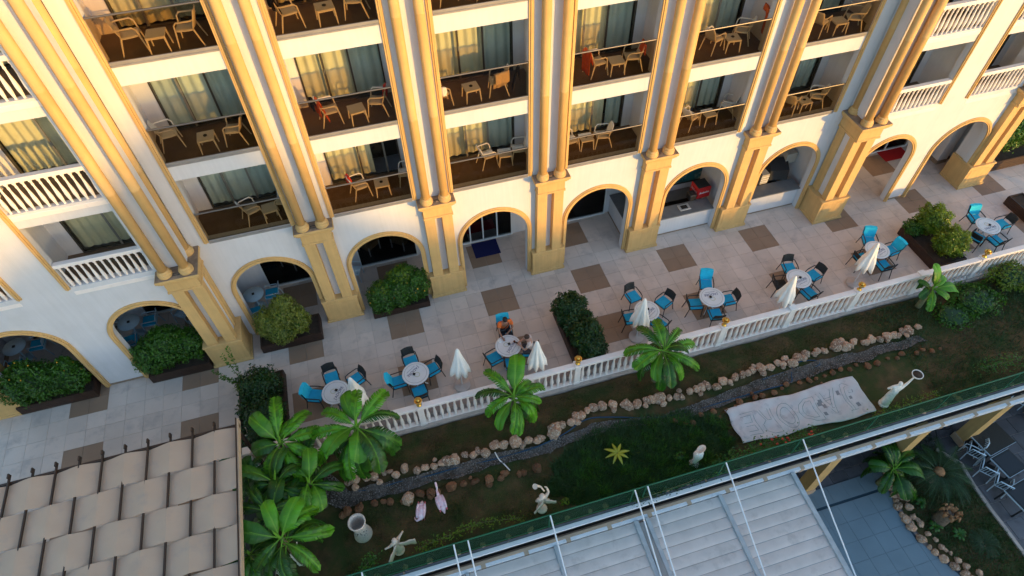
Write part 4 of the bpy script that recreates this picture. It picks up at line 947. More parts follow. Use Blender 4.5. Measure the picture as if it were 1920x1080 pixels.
# ------------------------------------------------------------ people and statues (skinned figures)
def skin(name, verts, edges, radii, mat, parent, sub=1, root=0, loc=(0, 0, 0)):
    me = bpy.data.meshes.new(name); me.from_pydata([tuple(v) for v in verts], edges, []); me.materials.append(mat)
    o = link(name, me, parent, loc); sk = o.modifiers.new('skin', 'SKIN'); sk.use_smooth_shade = True
    if not me.skin_vertices: o.modifiers.remove(sk); sk = o.modifiers.new('skin', 'SKIN'); sk.use_smooth_shade = True
    for i, d in enumerate(me.skin_vertices[0].data):
        r = radii[i]; d.radius = r if isinstance(r, tuple) else (r, r); d.use_root = (i == root)
    sb = o.modifiers.new('sub', 'SUBSURF'); sb.levels = sub; sb.render_levels = sub
    return o
def figure(parent, J, mat, thick=1.0, hands=True):
    """J: joint dict; one continuous surface from head to fingers and toes"""
    names = ['pelvis', 'waist', 'chest', 'neck', 'head', 'crown', 'shL', 'elL', 'wrL', 'pmL', 'shR', 'elR', 'wrR', 'pmR', 'hpL', 'knL', 'anL', 'ftL', 'hpR', 'knR', 'anR', 'ftR']
    V = [Vector(J[n]) for n in names]
    rd = dict(pelvis=(.135, .11), waist=(.125, .095), chest=(.15, .105), neck=.05, head=(.082, .095), crown=(.06, .07), sh=.062, el=.042, wr=.028, pm=(.036, .02), hp=.09, kn=.058, an=.038, ft=(.042, .03))
    rad = []
    for n in names:
        r = rd.get(n, rd.get(n[:2])); rad.append(tuple(x * thick for x in r) if isinstance(r, tuple) else r * thick)
    I = {n: i for i, n in enumerate(names)}
    E = [('pelvis', 'waist'), ('waist', 'chest'), ('chest', 'neck'), ('neck', 'head'), ('head', 'crown')]
    for s_ in 'LR': E += [('chest', 'sh' + s_), ('sh' + s_, 'el' + s_), ('el' + s_, 'wr' + s_), ('wr' + s_, 'pm' + s_), ('pelvis', 'hp' + s_), ('hp' + s_, 'kn' + s_), ('kn' + s_, 'an' + s_), ('an' + s_, 'ft' + s_)]
    E = [(I[a], I[b_]) for a, b_ in E]
    if hands:
        for s_ in 'LR':
            w_, p = V[I['wr' + s_]], V[I['pm' + s_]]; d = (p - w_).normalized(); sd_ = d.cross(Vector((0, 0, 1)))
            sd_ = sd_.normalized() if sd_.length > .1 else Vector((1, 0, 0)); dn = d.cross(sd_).normalized()
            if dn.z > 0: dn = -dn
            for k, ln in enumerate((.065, .075, .07, .055)):
                o_ = sd_ * (-.027 + .018 * k); b0 = len(V); V += [p + o_ + d * (ln * .55), p + o_ + d * ln + dn * .02]; rad += [.0095, .008]; E += [(I['pm' + s_], b0), (b0, b0 + 1)]
            b0 = len(V); V += [w_ + d * .03 - sd_ * .045 + dn * .01, w_ + d * .075 - sd_ * .055 + dn * .02]; rad += [.011, .0095]; E += [(I['pm' + s_], b0), (b0, b0 + 1)]
    return skin('body', V, E, rad, mat, parent, 1)
def cloth(name, pts, rad, edges, mat, parent): return skin(name, [Vector(p) for p in pts], edges, rad, mat, parent, 1)
def face(parent, head, fwd, mat_h, side=Vector((1, 0, 0))):
    h = Vector(head); f = Vector(fwd).normalized(); up = Vector((0, 0, 1)); r = f.cross(up).normalized(); u = r.cross(f).normalized()
    for s_ in (-1, 1):
        MB().ball(h + f * .088 + r * (s_ * .032) + u * .012, .013, 8, 6).build('eye', M['white'], parent)
        MB().ball(h + f * .098 + r * (s_ * .032) + u * .012, .007, 6, 5).build('pupil', M['black'], parent)
        MB().ball(h + r * (s_ * .088) - u * .01, (.012, .02, .03), 8, 6).build('ear', mat_h, parent)
    MB().tube([h + f * .09 + u * .02, h + f * .112 - u * .02, h + f * .095 - u * .03], [.008, .014, .008], 6).build('nose', mat_h, parent)
    MB().tube([h + f * .090 - u * .055 - r * .025, h + f * .096 - u * .057, h + f * .090 - u * .055 + r * .025], .006, 5).build('mouth', M['pinkdark'], parent)
def hair(parent, head, fwd, mat):
    h = Vector(head); f = Vector(fwd).normalized()
    m = MB(); m.ball(h - f * .018 + Vector((0, 0, .035)), (.094, .102, .088), 14, 9, jit=.03); m.build('hair', mat, parent)
# man in orange, north side of the third table, reaching to the table
p1 = empty('person', (at(946, 618, .47).x, at(946, 618, .47).y - .03, 0), PI); tag(p1, 'seated person in orange shirt with black shoulder strap, reaching to the table', 'person')
J = dict(pelvis=(0, -.05, .57), waist=(0, -.02, .75), chest=(0, .05, .96), neck=(0, .09, 1.12), head=(.0, .13, 1.24), crown=(0, .14, 1.31),
         shL=(-.20, .05, 1.04), elL=(-.27, .16, .80), wrL=(-.05, .30, .72), pmL=(.02, .34, .72), shR=(.20, .06, 1.04), elR=(.28, .26, .86), wrR=(.22, .52, .80), pmR=(.20, .59, .79),
         hpL=(-.10, -.02, .53), knL=(-.15, .42, .54), anL=(-.16, .40, .09), ftL=(-.17, .56, .04), hpR=(.10, -.02, .53), knR=(.15, .42, .54), anR=(.16, .40, .09), ftR=(.17, .56, .04))
figure(p1, J, M['skin'])
cloth('shirt', [J['pelvis'], J['waist'], J['chest'], (0, .075, 1.06), J['shL'], (-.245, .12, .89), J['shR'], (.25, .18, .93)], [(.16, .13), (.165, .125), (.185, .13), (.07, .06), .088, .072, .088, .072], [(0, 1), (1, 2), (2, 3), (2, 4), (4, 5), (2, 6), (6, 7)], M['orange'], p1)
cloth('trousers', [J['pelvis'], J['hpL'], J['knL'], J['anL'], J['hpR'], J['knR'], J['anR']], [(.165, .13), .11, .08, .065, .11, .08, .065], [(0, 1), (1, 2), (2, 3), (0, 4), (4, 5), (5, 6)], M['darkcloth'], p1)
MB().tube([(-.19, -.02, 1.10), (-.10, .17, 1.02), (.0, .20, .92), (.12, .18, .78), (.18, .05, .66)], .016, 6, flat=.5).build('strap', M['black'], p1)
MB().box(.02, .20, .12, .20, .62, .78, ch=.02).build('bag', M['black'], p1)
face(p1, J['head'], (0, 1, -.35), M['skin']); hair(p1, J['head'], (0, 1, -.35), M['hair'])
for s_ in (-1, 1): MB().ball((s_ * .165, .50, .05), (.05, .12, .045), 10, 6).build('shoe', M['black'], p1)
# person in pale shirt and glasses, right side of the third table
q1 = at(994, 655, .47); pv = Vector((TABS[2].x - q1.x, TABS[2].y - q1.y)); 
p2 = empty('person', (q1.x, q1.y, 0), math.atan2(pv.y, pv.x) - PI / 2); tag(p2, 'seated person in pale shirt and glasses, looking down at a phone', 'person')
J2 = dict(pelvis=(0, -.05, .57), waist=(0, -.02, .75), chest=(.0, .03, .96), neck=(.0, .08, 1.11), head=(.0, .13, 1.22), crown=(0, .15, 1.29),
          shL=(-.19, .04, 1.03), elL=(-.25, .20, .80), wrL=(-.07, .36, .86), pmL=(-.02, .42, .88), shR=(.19, .04, 1.03), elR=(.25, .20, .80), wrR=(.08, .36, .86), pmR=(.03, .42, .88),
          hpL=(-.10, -.02, .53), knL=(-.14, .40, .54), anL=(-.15, .40, .09), ftL=(-.16, .56, .04), hpR=(.10, -.02, .53), knR=(.16, .40, .54), anR=(.16, .38, .09), ftR=(.17, .54, .04))
figure(p2, J2, M['skin2'])
cloth('shirt', [J2['pelvis'], J2['waist'], J2['chest'], (0, .06, 1.05), J2['shL'], (-.225, .12, .90), J2['shR'], (.225, .12, .90)], [(.155, .125), (.16, .125), (.175, .125), (.07, .06), .085, .07, .085, .07], [(0, 1), (1, 2), (2, 3), (2, 4), (4, 5), (2, 6), (6, 7)], M['lightshirt'], p2)
cloth('shorts', [J2['pelvis'], J2['hpL'], (-.13, .30, .55), J2['hpR'], (.14, .30, .55)], [(.16, .13), .11, .085, .11, .085], [(0, 1), (1, 2), (0, 3), (3, 4)], M['greycloth'], p2)
face(p2, J2['head'], (0, 1, -.6), M['skin2']); hair(p2, J2['head'], (0, 1, -.6), M['hair2'])
for s_ in (-1, 1): MB().ball((s_ * .16, .50, .05), (.05, .12, .045), 10, 6).build('shoe', M['darkcloth'], p2)
m = MB()
for s_ in (-1, 1): m.tube([(s_ * .033 + .024 * math.cos(a), .232, 1.215 + .02 * math.sin(a)) for a in [2 * PI * k / 10 for k in range(11)]], .003, 4)
m.build('glasses', M['black'], p2)
ph_ = bx('phone', M['black'], None, -.04, .04, -.075, .075, 0, .01, ch=.003); ph_.location = p2.location + Vector((0, 0, .9)) + (Matrix.Rotation(p2.rotation_euler.z, 3, 'Z') @ Vector((0, .46, 0))); ph_.rotation_euler = (.6, 0, p2.rotation_euler.z); tag(ph_, 'dark phone held by the person in the pale shirt', 'phone')
tb3 = TABS[2]
o = MB().lathe([(0, 0), (.07, .0), (.085, .012), (.07, .01), (0, .006)], n=20).build('saucer', M['white'], None, (tb3.x - .22, tb3.y + .26, .756)); tag(o, 'white saucer by the hand of the person in orange', 'saucer')
o = MB().lathe([(.025, 0), (.036, .05), (.03, .05), (0, .04)], n=14).build('cup', M['white'], None, (tb3.x - .22, tb3.y + .26, .764)); tag(o, 'small white cup on the saucer on the third table', 'cup')
o = MB().lathe([(.03, 0), (.036, .09), (.03, .09), (0, .085)], n=14).build('glass', material('dark_tea', (.12, .02, .01), .2), None, (tb3.x + .24, tb3.y + .06, .756)); tag(o, 'dark red tea glass on right of the third table', 'glass')

def statue(name, px, py, hz, mat, rz, J, label, cat='statue', thick=1.15, plinth_=True, z0=-.08, extra=None):
    g = at(px, py, z0 + .1); s_ = empty(name, (g.x, g.y, z0), rz); tag(s_, label, cat)
    b = figure(s_, J, mat, thick, hands=False); b.scale = (hz,) * 3; b.location = (0, 0, .06)
    if plinth_: MB().lathe([(.16, 0), (.17, .05), (.15, .08), (.13, .1)], n=14).build('base', mat, s_)
    return s_
ST = dict(pelvis=(0, 0, .95), waist=(0, .0, 1.12), chest=(0, .02, 1.35), neck=(0, .0, 1.52), head=(0, .02, 1.65), crown=(0, .02, 1.73), shL=(-.19, 0, 1.42), elL=(-.30, .05, 1.16), wrL=(-.16, .18, 1.02), pmL=(-.1, .2, 1.02),
          shR=(.19, 0, 1.42), elR=(.32, .06, 1.68), wrR=(.40, .10, 1.95), pmR=(.42, .1, 2.02), hpL=(-.10, 0, .9), knL=(-.11, .05, .5), anL=(-.11, 0, .1), ftL=(-.11, .12, .04), hpR=(.10, 0, .9), knR=(.12, .08, .5), anR=(.11, 0, .1), ftR=(.12, .12, .04))
# bowl bearer at the right
s1 = statue('bowl_bearer_statue', 1658, 755, .78, M['statue'], -.3, ST, 'white statue of a robed figure lifting a soil filled bowl, right garden')
skin('robe', [(0, 0, .06), (0, 0, .5), (0, .0, .95), (0, .01, 1.15), (.02, 0, 1.3)], [(0, 1), (1, 2), (2, 3), (3, 4)], [(.24, .2), (.19, .15), (.15, .12), (.17, .13), (.1, .08)], M['statue'], s1).scale = (.82, .82, .82)
MB().lathe([(.03, 1.60), (.05, 1.64), (.13, 1.70), (.175, 1.78), (.175, 1.81), (.155, 1.80), (.14, 1.78), (0, 1.78)], c=(.35, .08, 0), n=22).build('bowl', M['statue'], s1)
MB().lathe([(.15, 1.79), (.1, 1.82), (0, 1.83)], c=(.35, .08, 0), n=14).build('soil', M['soil'], s1)
# small statue with conical dress
J3 = {k: Vector(v) for k, v in ST.items()}; J3.update(elR=Vector((.3, .0, 1.62)), wrR=Vector((.1, .02, 1.80)), pmR=Vector((.03, .02, 1.82)), elL=Vector((-.3, 0, 1.6)), wrL=Vector((-.12, .02, 1.8)), pmL=Vector((-.04, .02, 1.82)))
s2 = statue('jar_bearer_statue', 1302, 868, .55, M['statue'], .4, J3, 'white statue of a slim figure arching its arms, beside green rail')
MB().lathe([(.04, .05), (.07, .25), (.12, .55), (.15, .72), (.14, .80), (.11, .9)], n=18, wav=lambda t, z: 1 + .08 * math.sin(7 * t)).build('dress', M['statue'], s2)
m = MB(); m.lathe([(.12, 1.00), (.15, 1.06), (.18, 1.12), (.16, 1.13), (.12, 1.09), (0, 1.07)], n=18, sy=.6); m.build('basket', M['creamstatue'], s2)
# cream cherub with curved trumpet
J4 = dict(ST); J4.update(elR=(.40, .12, 1.45), wrR=(.34, .25, 1.82), pmR=(.24, .27, 1.95), knR=(.20, .28, .62), anR=(.38, .1, .42), ftR=(.5, .12, .42))
s3 = statue('cherub_statue', 1016, 952, .60, M['creamstatue'], .15, J4, 'cream cherub statue raising a curved horn, near the green rail', thick=1.75)
MB().tube([(.12, .12, 1.02), (.05, .22, 1.2), (-.06, .25, 1.32), (-.14, .22, 1.42)], [.02, .028, .04, .085], 12).build('horn', M['creamstatue'], s3)
for s_ in (-1, 1):
    MB().grid(lambda u, v: (s_ * (.05 + .32 * u), -.10 - .1 * u, .62 + .28 * v * (1 - .5 * u) - .1 * u + .02 * math.sin(u * 14)), 8, 4).build('wing', M['creamstatue'], s3).modifiers.new('s', 'SOLIDIFY').thickness = .03
# cream winged statue lying low at left
J5 = dict(ST); J5.update(elR=(.42, .1, 1.36), wrR=(.62, .18, 1.30), pmR=(.70, .2, 1.30), elL=(-.36, .05, 1.28), wrL=(-.58, .08, 1.38), pmL=(-.66, .1, 1.4))
s4 = statue('angel_statue', 748, 1030, .52, M['creamstatue'], .5, J5, 'cream winged angel statue with spread arms at bottom left garden', thick=1.9)
skin('robe', [(0, 0, .02), (.02, 0, .3), (0, .0, .6)], [(0, 1), (1, 2)], [(.2, .2), (.15, .14), (.10, .09)], M['creamstatue'], s4)
for s_ in (-1, 1):
    MB().grid(lambda u, v: (s_ * (.04 + .42 * u), -.10 - .22 * u, .80 - .16 * v - .25 * u * v + .03 * math.sin(u * 12)), 8, 4).build('wing', M['creamstatue'], s4).modifiers.new('s', 'SOLIDIFY').thickness = .03
# white cloth-like statues under the left banana plants
for i, (px, py, hz, rz, l) in enumerate(((556, 1045, .62, .4, 'white robed statue half hidden under the lowest banana plant'), (520, 1066, .45, 2.0, 'small white statue at the bottom edge below banana leaves'), (478, 1018, .42, -.8, 'small pale statue beside the awning edge under leaves'), (468, 825, .5, 1.2, 'small cream statue between awning corner and banana leaves'))):
    g = at(px, py, .45); s_ = empty('robed_statue', (g.x, g.y, -.08), rz); tag(s_, l, 'statue', 'small statues among the left banana plants')
    b = figure(s_, ST, M['statue'] if i < 3 else M['creamstatue'], 1.1, hands=False); b.scale = (hz,) * 3
    r = skin('robe', [(0, 0, .06), (.03, 0, .5), (0, .0, .95), (0, .01, 1.3)], [(0, 1), (1, 2), (2, 3)], [(.28, .24), (.20, .16), (.15, .12), (.17, .12)], M['statue'] if i < 3 else M['creamstatue'], s_); r.scale = (hz,) * 3
g = at(665, 870, .1); s_ = empty('robed_statue', (g.x, g.y - .1, -.08), .5); tag(s_, 'white statue partly hidden beneath the second banana plant', 'statue')
b = figure(s_, ST, M['statue'], 1.1, hands=False); b.scale = (.5,) * 3
MB().lathe([(.18, 0), (.16, .25), (.10, .5), (.08, .62)], n=16, wav=lambda t, z: 1 + .1 * math.sin(6 * t)).build('robe', M['statue'], s_)
# flamingos
def flamingo(px, py, rz, label, neck_up):
    g = at(px, py, .55); f = empty('flamingo', (g.x, g.y, -.09), rz); tag(f, label, 'flamingo figure', 'pink flamingo figures in the garden')
    m = MB(); m.ball((0, 0, .62), (.13, .24, .13), 14, 10); m.tube([(0, -.18, .64), (0, -.30, .60), (0, -.36, .55)], [.10, .05, .015], 10); m.build('body', M['pink'], f)
    for s_ in (-1, 1):
        MB().ball((s_ * .10, -.04, .65), (.05, .23, .10), 12, 8).build('wing', M['pink'], f); MB().ball((s_ * .10, -.26, .64), (.025, .06, .03), 8, 6).build('wing_tip', M['pinkdark'], f)
    if neck_up: N_ = [(0, .20, .66), (0, .30, .80), (.02, .27, .98), (.03, .33, 1.10), (.03, .42, 1.10)]
    else: N_ = [(0, .20, .66), (.08, .27, .66), (.15, .20, .58), (.17, .12, .48), (.16, .08, .40)]
    MB().tube(N_, [.05, .03, .024, .035, .03], 9).build('neck', M['pink'], f)
    e = Vector(N_[-1]); MB().tube([e, e + Vector((0, .05, -.02)), e + Vector((0, .07, -.08))], [.026, .018, .005], 7).build('beak', M['black'], f)
    for s_ in (-1, 1): MB().tube([(s_ * .04, 0, .52), (s_ * .045, -.03, .28), (s_ * .04, .02, 0)], .011, 6).build('leg', M['pinkdark'], f)
flamingo(789, 960, 2.85, 'pink flamingo with lowered head, left of the other one', False); flamingo(826, 940, .12, 'pink flamingo with raised long neck, right of the other one', True)
g = at(681, 1000, 0); v_ = empty('vase', (g.x, g.y, -.08)); tag(v_, 'tall speckled cream vase with pierced holes standing among rocks', 'vase')
MB().lathe([(.26, 0), (.275, .04), (.26, .14), (.215, .38), (.20, .6), (.205, .82), (.235, .99), (.25, 1.04), (.26, 1.06), (.225, 1.07), (.195, .95), (.18, .7), (.16, .5), (0, .48)], n=30).build('body', M['speckle'], v_)
m = MB()
for k in range(16):
    a = -2.6 + k * .13 + R.uniform(-.03, .03); z = .45 + .2 * math.sin(k * 1.7); r_ = .206
    m.ball((r_ * math.cos(a), r_ * math.sin(a), z), (.016, .016, .03), 6, 4)
m.build('holes', M['dark'], v_)

# ------------------------------------------------------------ banana plants
LEAF = {}
def banana_leaf(kind):
    if kind in LEAF: return LEAF[kind]
    rr = random.Random(kind * 7 + 1); m = MB(); n = 26; L = 1.0; torn = kind % 3 != 0
    cv = rr.uniform(-.10, .10)
    def mid(t): return Vector((t * (1 - .16 * t * t), cv * t * t, .36 * t - .30 * t * t - (.42 if torn else .25) * t ** 3))
    def wid(t): return (.155 if torn else .185) * min(1, max(0, (t + .02) / .34)) ** .8 * min(1, max(0, (1 - t) / .13)) ** .55 * (1 - .12 * t)
    for s_ in (-1, 1):
        if not torn:
            vs = []; fs = []
            for i in range(n + 1):
                t = .10 + .90 * i / n; p = mid(t); w_ = wid((t - .10) / .90) if i < n else 0
                for k in range(4):
                    q = k / 3; vs.append(p + Vector((.04 * q, s_ * w_ * q, w_ * (.38 * q - .55 * q * q) + .008 * math.sin(i * 1.9) * q)))
            for i in range(n):
                for k in range(3): fs.append((i * 4 + k, (i + 1) * 4 + k, (i + 1) * 4 + k + 1, i * 4 + k + 1)[::s_])
            m.add(vs, fs, 0, True)
        else:
            t = .10; wide = kind % 3 == 2; off = 0.0
            while t < .985:
                dt = rr.uniform(.06, .15) if wide else rr.uniform(.03, .085); t2 = min(1, t + dt); drop = rr.uniform(.25, .75)
                if t2 > .94: t2 = 1.0
                ws = [wid((t - .10) / .90), wid((min(t2, .995) - .10) / .90)]
                lf = rr.uniform(.84, 1.08); cut = rr.uniform(.001, .009) * (2.6 if rr.random() < .3 else 1)
                vs = []; vo = []
                for tt, w_, e in ((t, ws[0], cut), (t2, ws[1], -cut)):
                    p = mid(tt)
                    for q in (0, .22, .42): vs.append(p + Vector((.05 * q, s_ * w_ * q, w_ * (.30 * q - .45 * q * q))))
                    for q in (.42, .62, .82, 1.0):
                        g_ = (q - .42) / .58; ql = .42 + (q - .42) * lf * (1.0 if not (q == 1.0) else rr.uniform(.93, 1.02))
                        vo.append(p + Vector((.05 * q + e * g_, s_ * w_ * ql, w_ * (.30 * q - .45 * q * q - drop * .55 * g_ * g_))))
                m.add(vs, [tuple((k, 3 + k, 4 + k, k + 1)[::s_]) for k in range(2)], 0, True)
                m.add(vo, [tuple((k, 4 + k, 5 + k, k + 1)[::s_]) for k in range(3)], 0, True); t = t2
    me1 = m
    r = MB(); r.tube([mid(0), mid(.1), mid(.3), mid(.5), mid(.7), mid(.85), mid(.98)], [.022, .015, .009, .007, .005, .004, .002], 6)
    LEAF[kind] = (me1, r); return LEAF[kind]
LM = {}
def leaf_obj(kind, mats, parent, loc, rot, scale):
    for i, nm in ((0, 'leaf'), (1, 'midrib')):
        key = (kind, i, mats[i].name)
        if key not in LM: LM[key] = banana_leaf(kind)[i].mesh(nm, mats[i])
    o = link('leaf', LM[kind, 0, mats[0].name], parent, loc, rot, scale); link('midrib', LM[kind, 1, mats[1].name], o); return o
M['rib'] = material('leaf_midrib', (.12, .28, .02), .5)
SP_ = []
def spear_mesh():
    if not SP_: SP_.append(MB().tube([(0, 0, 0), (0, .01, .2), (.01, .03, .42), (.02, .06, .55)], [.03, .04, .025, .005], 8).mesh('unfurled_leaf', M['rib']))
    return SP_[0]
def banana(cx, cy, cz, label, leaves, seed=0, dark=False, sc_=1.0, zg=-.1, stems=1):
    """leaves: (picture-free) azimuth in degrees, length, pitch"""
    b = empty('banana_plant', (cx, cy, zg)); tag(b, label, 'banana plant', 'banana plants in the garden'); rr = random.Random(seed)
    h = cz - zg
    for q in range(stems):
        dx, dy = (rr.uniform(-.3, .3), rr.uniform(-.3, .3)) if q else (0, 0)
        MB().tube([(dx, dy, 0), (dx * .6, dy * .6, h * .5), (dx * .2, dy * .2, h + .05)], [.11, .085, .05], 9).build('trunk', M['bark'], b)
    mats = (M['bananadark'] if dark else M['banana'], M['rib'])
    Lm = max(l[1] for l in leaves)
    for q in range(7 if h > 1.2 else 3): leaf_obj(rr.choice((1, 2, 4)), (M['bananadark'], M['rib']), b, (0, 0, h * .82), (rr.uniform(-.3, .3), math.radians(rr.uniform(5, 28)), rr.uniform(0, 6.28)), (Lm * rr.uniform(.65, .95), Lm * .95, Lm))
    link('unfurled_leaf', spear_mesh(), b, (0, 0, h), (rr.uniform(-.3, .3), rr.uniform(-.3, .3), 0))
    for i, (az, L, pit, kind) in enumerate(leaves):
        leaf_obj(kind, mats if rr.random() < .8 else (M['bananadark'], M['rib']), b, (rr.uniform(-.05, .05), rr.uniform(-.05, .05), h + .05 - .035 * (i % 5)), (rr.uniform(-.4, .4), -math.radians(pit + rr.uniform(-8, 8)), math.radians(az + rr.uniform(-11, 11))), (L * sc_ * rr.uniform(.72, 1.12), L * sc_ * rr.uniform(.85, 1.2), L * sc_))
    return b
def auto(n, L, seed, p0=8, p1=48, start=0):
    rr = random.Random(seed); out = []
    for i in range(n): out.append((start + i * 137.5 + rr.uniform(-12, 12), L * rr.uniform(.8, 1.1), p0 + (p1 - p0) * (i / n) + rr.uniform(-6, 6), rr.choice((0, 1, 1, 2, 4))))
    return out
c = at(1243, 658, 1.75); banana(c.x, c.y, 1.75, 'banana plant hanging over the balustrade before the fourth table', [(95, 1.25, 48, 1), (70, 1.15, 38, 0), (125, 1.15, 30, 1), (40, 1.2, 22, 1), (10, 1.35, 8, 1), (165, 1.3, 15, 2), (195, 1.25, 2, 1), (235, 1.2, -5, 3), (262, 1.25, 0, 4), (290, 1.2, -5, 1), (325, 1.3, 0, 1), (345, 1.2, 12, 0)], 1)
c = at(962, 745, 1.7); banana(c.x, c.y, 1.7, 'banana plant with one broad upright leaf, below the seated couple', [(72, 1.3, 36, 0), (130, 1.2, 38, 1), (160, 1.15, 22, 1), (25, 1.25, 18, 1), (5, 1.3, 6, 2), (190, 1.1, 8, 1), (225, 1.15, -2, 3), (258, 1.2, 0, 4), (285, 1.25, -6, 1), (318, 1.3, -2, 1), (340, 1.15, 10, 2)], 2)
c = at(668, 800, 2.1); banana(c.x, c.y, 2.1, 'largest banana plant, covering the left end of the balustrade', [(112, 1.15, 24, 0), (72, 1.3, 34, 2), (42, 1.35, 24, 1), (8, 1.6, 12, 1), (335, 1.7, 2, 1), (300, 1.6, -4, 4), (270, 1.5, 4, 3), (240, 1.45, 0, 1), (205, 1.5, 4, 1), (178, 1.55, 12, 1), (150, 1.3, 24, 1), (225, 1.3, 20, 0)], 3)
c = at(525, 830, 2.1); banana(c.x, c.y, 2.1, 'banana plant beside the awning corner, topmost of the left cluster', [(140, 1.4, 36, 0), (84, 1.35, 45, 1), (38, 1.4, 22, 1), (10, 1.3, 5, 2), (60, 1.2, 30, 1), (330, 1.3, -2, 1), (285, 1.4, -5, 4), (240, 1.2, 4, 1), (200, 1.2, 12, 0), (112, 1.2, 20, 1)], 4)
c = at(515, 905, 1.9); banana(c.x, c.y, 1.9, 'banana plant second from top in the left cluster', [(145, 1.25, 34, 0), (170, 1.2, 12, 2), (65, 1.1, 36, 0), (280, 1.3, 5, 2), (320, 1.2, 0, 1), (240, 1.1, 0, 0), (20, 1.2, 12, 4)], 5, dark=True)
c = at(580, 905, 1.7); banana(c.x, c.y, 1.7, 'banana plant at right in the left cluster, beside gravel', [(75, 1.1, 34, 0), (25, 1.2, 14, 0), (345, 1.15, 0, 2), (300, 1.15, -5, 0), (200, 1.1, 8, 1), (250, 1.1, 5, 4), (120, 1.0, 30, 2)], 6)
c = at(505, 960, 1.9); banana(c.x, c.y, 1.9, 'banana plant third from top in the left cluster', [(120, 1.2, 30, 1), (150, 1.25, 16, 4), (10, 1.2, 10, 1), (330, 1.1, 4, 0), (60, 1.1, 30, 3), (270, 1.1, 0, 1)], 7, dark=True)
c = at(528, 1010, 2.1); banana(c.x, c.y, 2.1, 'lowest banana plant of the left cluster near the bottom edge', [(168, 1.5, 14, 0), (60, 1.3, 34, 0), (38, 1.4, 20, 1), (350, 1.3, 4, 2), (320, 1.4, 0, 1), (275, 1.3, 4, 4), (225, 1.4, 4, 1), (110, 1.1, 40, 0)], 8)
c = at(470, 890, 1.5); banana(c.x, c.y, 1.5, 'short dark banana plant squeezed between awning edge and the cluster', auto(8, 1.0, 71), 11, dark=True)
c = at(548, 950, 1.45); banana(c.x, c.y, 1.45, 'short banana plant filling the middle of the left cluster', auto(9, 1.05, 72, start=40), 12)
c = at(570, 860, 1.3); banana(c.x, c.y, 1.3, 'short banana plant between the largest one and the gravel', auto(7, .95, 73, start=80), 13, dark=True)
c = at(470, 1040, 1.5); banana(c.x, c.y, 1.5, 'short dark banana plant at the bottom edge beside the awning', auto(8, 1.0, 74, start=10), 14, dark=True)
c = at(1748, 540, 1.0); banana(c.x, c.y, 1.0, 'small banana plant against the balustrade at right', [(98, 1.05, 62, 0), (60, .7, 45, 0), (355, 1.1, 10, 0), (20, .8, 20, 3), (200, .8, 5, 3), (240, .9, -5, 1), (290, .8, -5, 3), (150, .6, 30, 0), (320, .9, 0, 1)], 9)
c = at(1675, 880, -2.3); banana(c.x, c.y, -2.3, 'banana plant on the lower level beside the pool rocks', [(70, 1.2, 35, 2), (110, 1.2, 40, 1), (20, 1.3, 18, 1), (350, 1.35, 4, 0), (300, 1.4, -6, 1), (260, 1.3, 0, 3), (220, 1.2, 4, 1), (170, 1.1, 18, 0), (45, 1.1, 30, 1)], 10, zg=-3.55, dark=True)
# yellow star plant in the ground cover
g = at(1158, 848, .25); y_ = empty('yellow_star_plant', (g.x, g.y, -.1)); tag(y_, 'yellow rosette plant like a star on dark ground cover', 'plant')
for k in range(8):
    m = MB(); m.grid(lambda u, v: (.42 * u, (-1 + 2 * v) * .055 * math.sin(PI * (u * .85 + .12)), .12 * u - .22 * u * u + .01 * abs(-1 + 2 * v)), 8, 4)
    m.build('leaf', M['yellowleaf'], y_, (0, 0, .28), (0, -.1, k * PI / 4 + R.uniform(-.12, .12)), (R.uniform(.85, 1.05),) * 3)
MB().tube([(0, 0, 0), (0, 0, .29)], .035, 7).build('stem', M['bark'], y_)

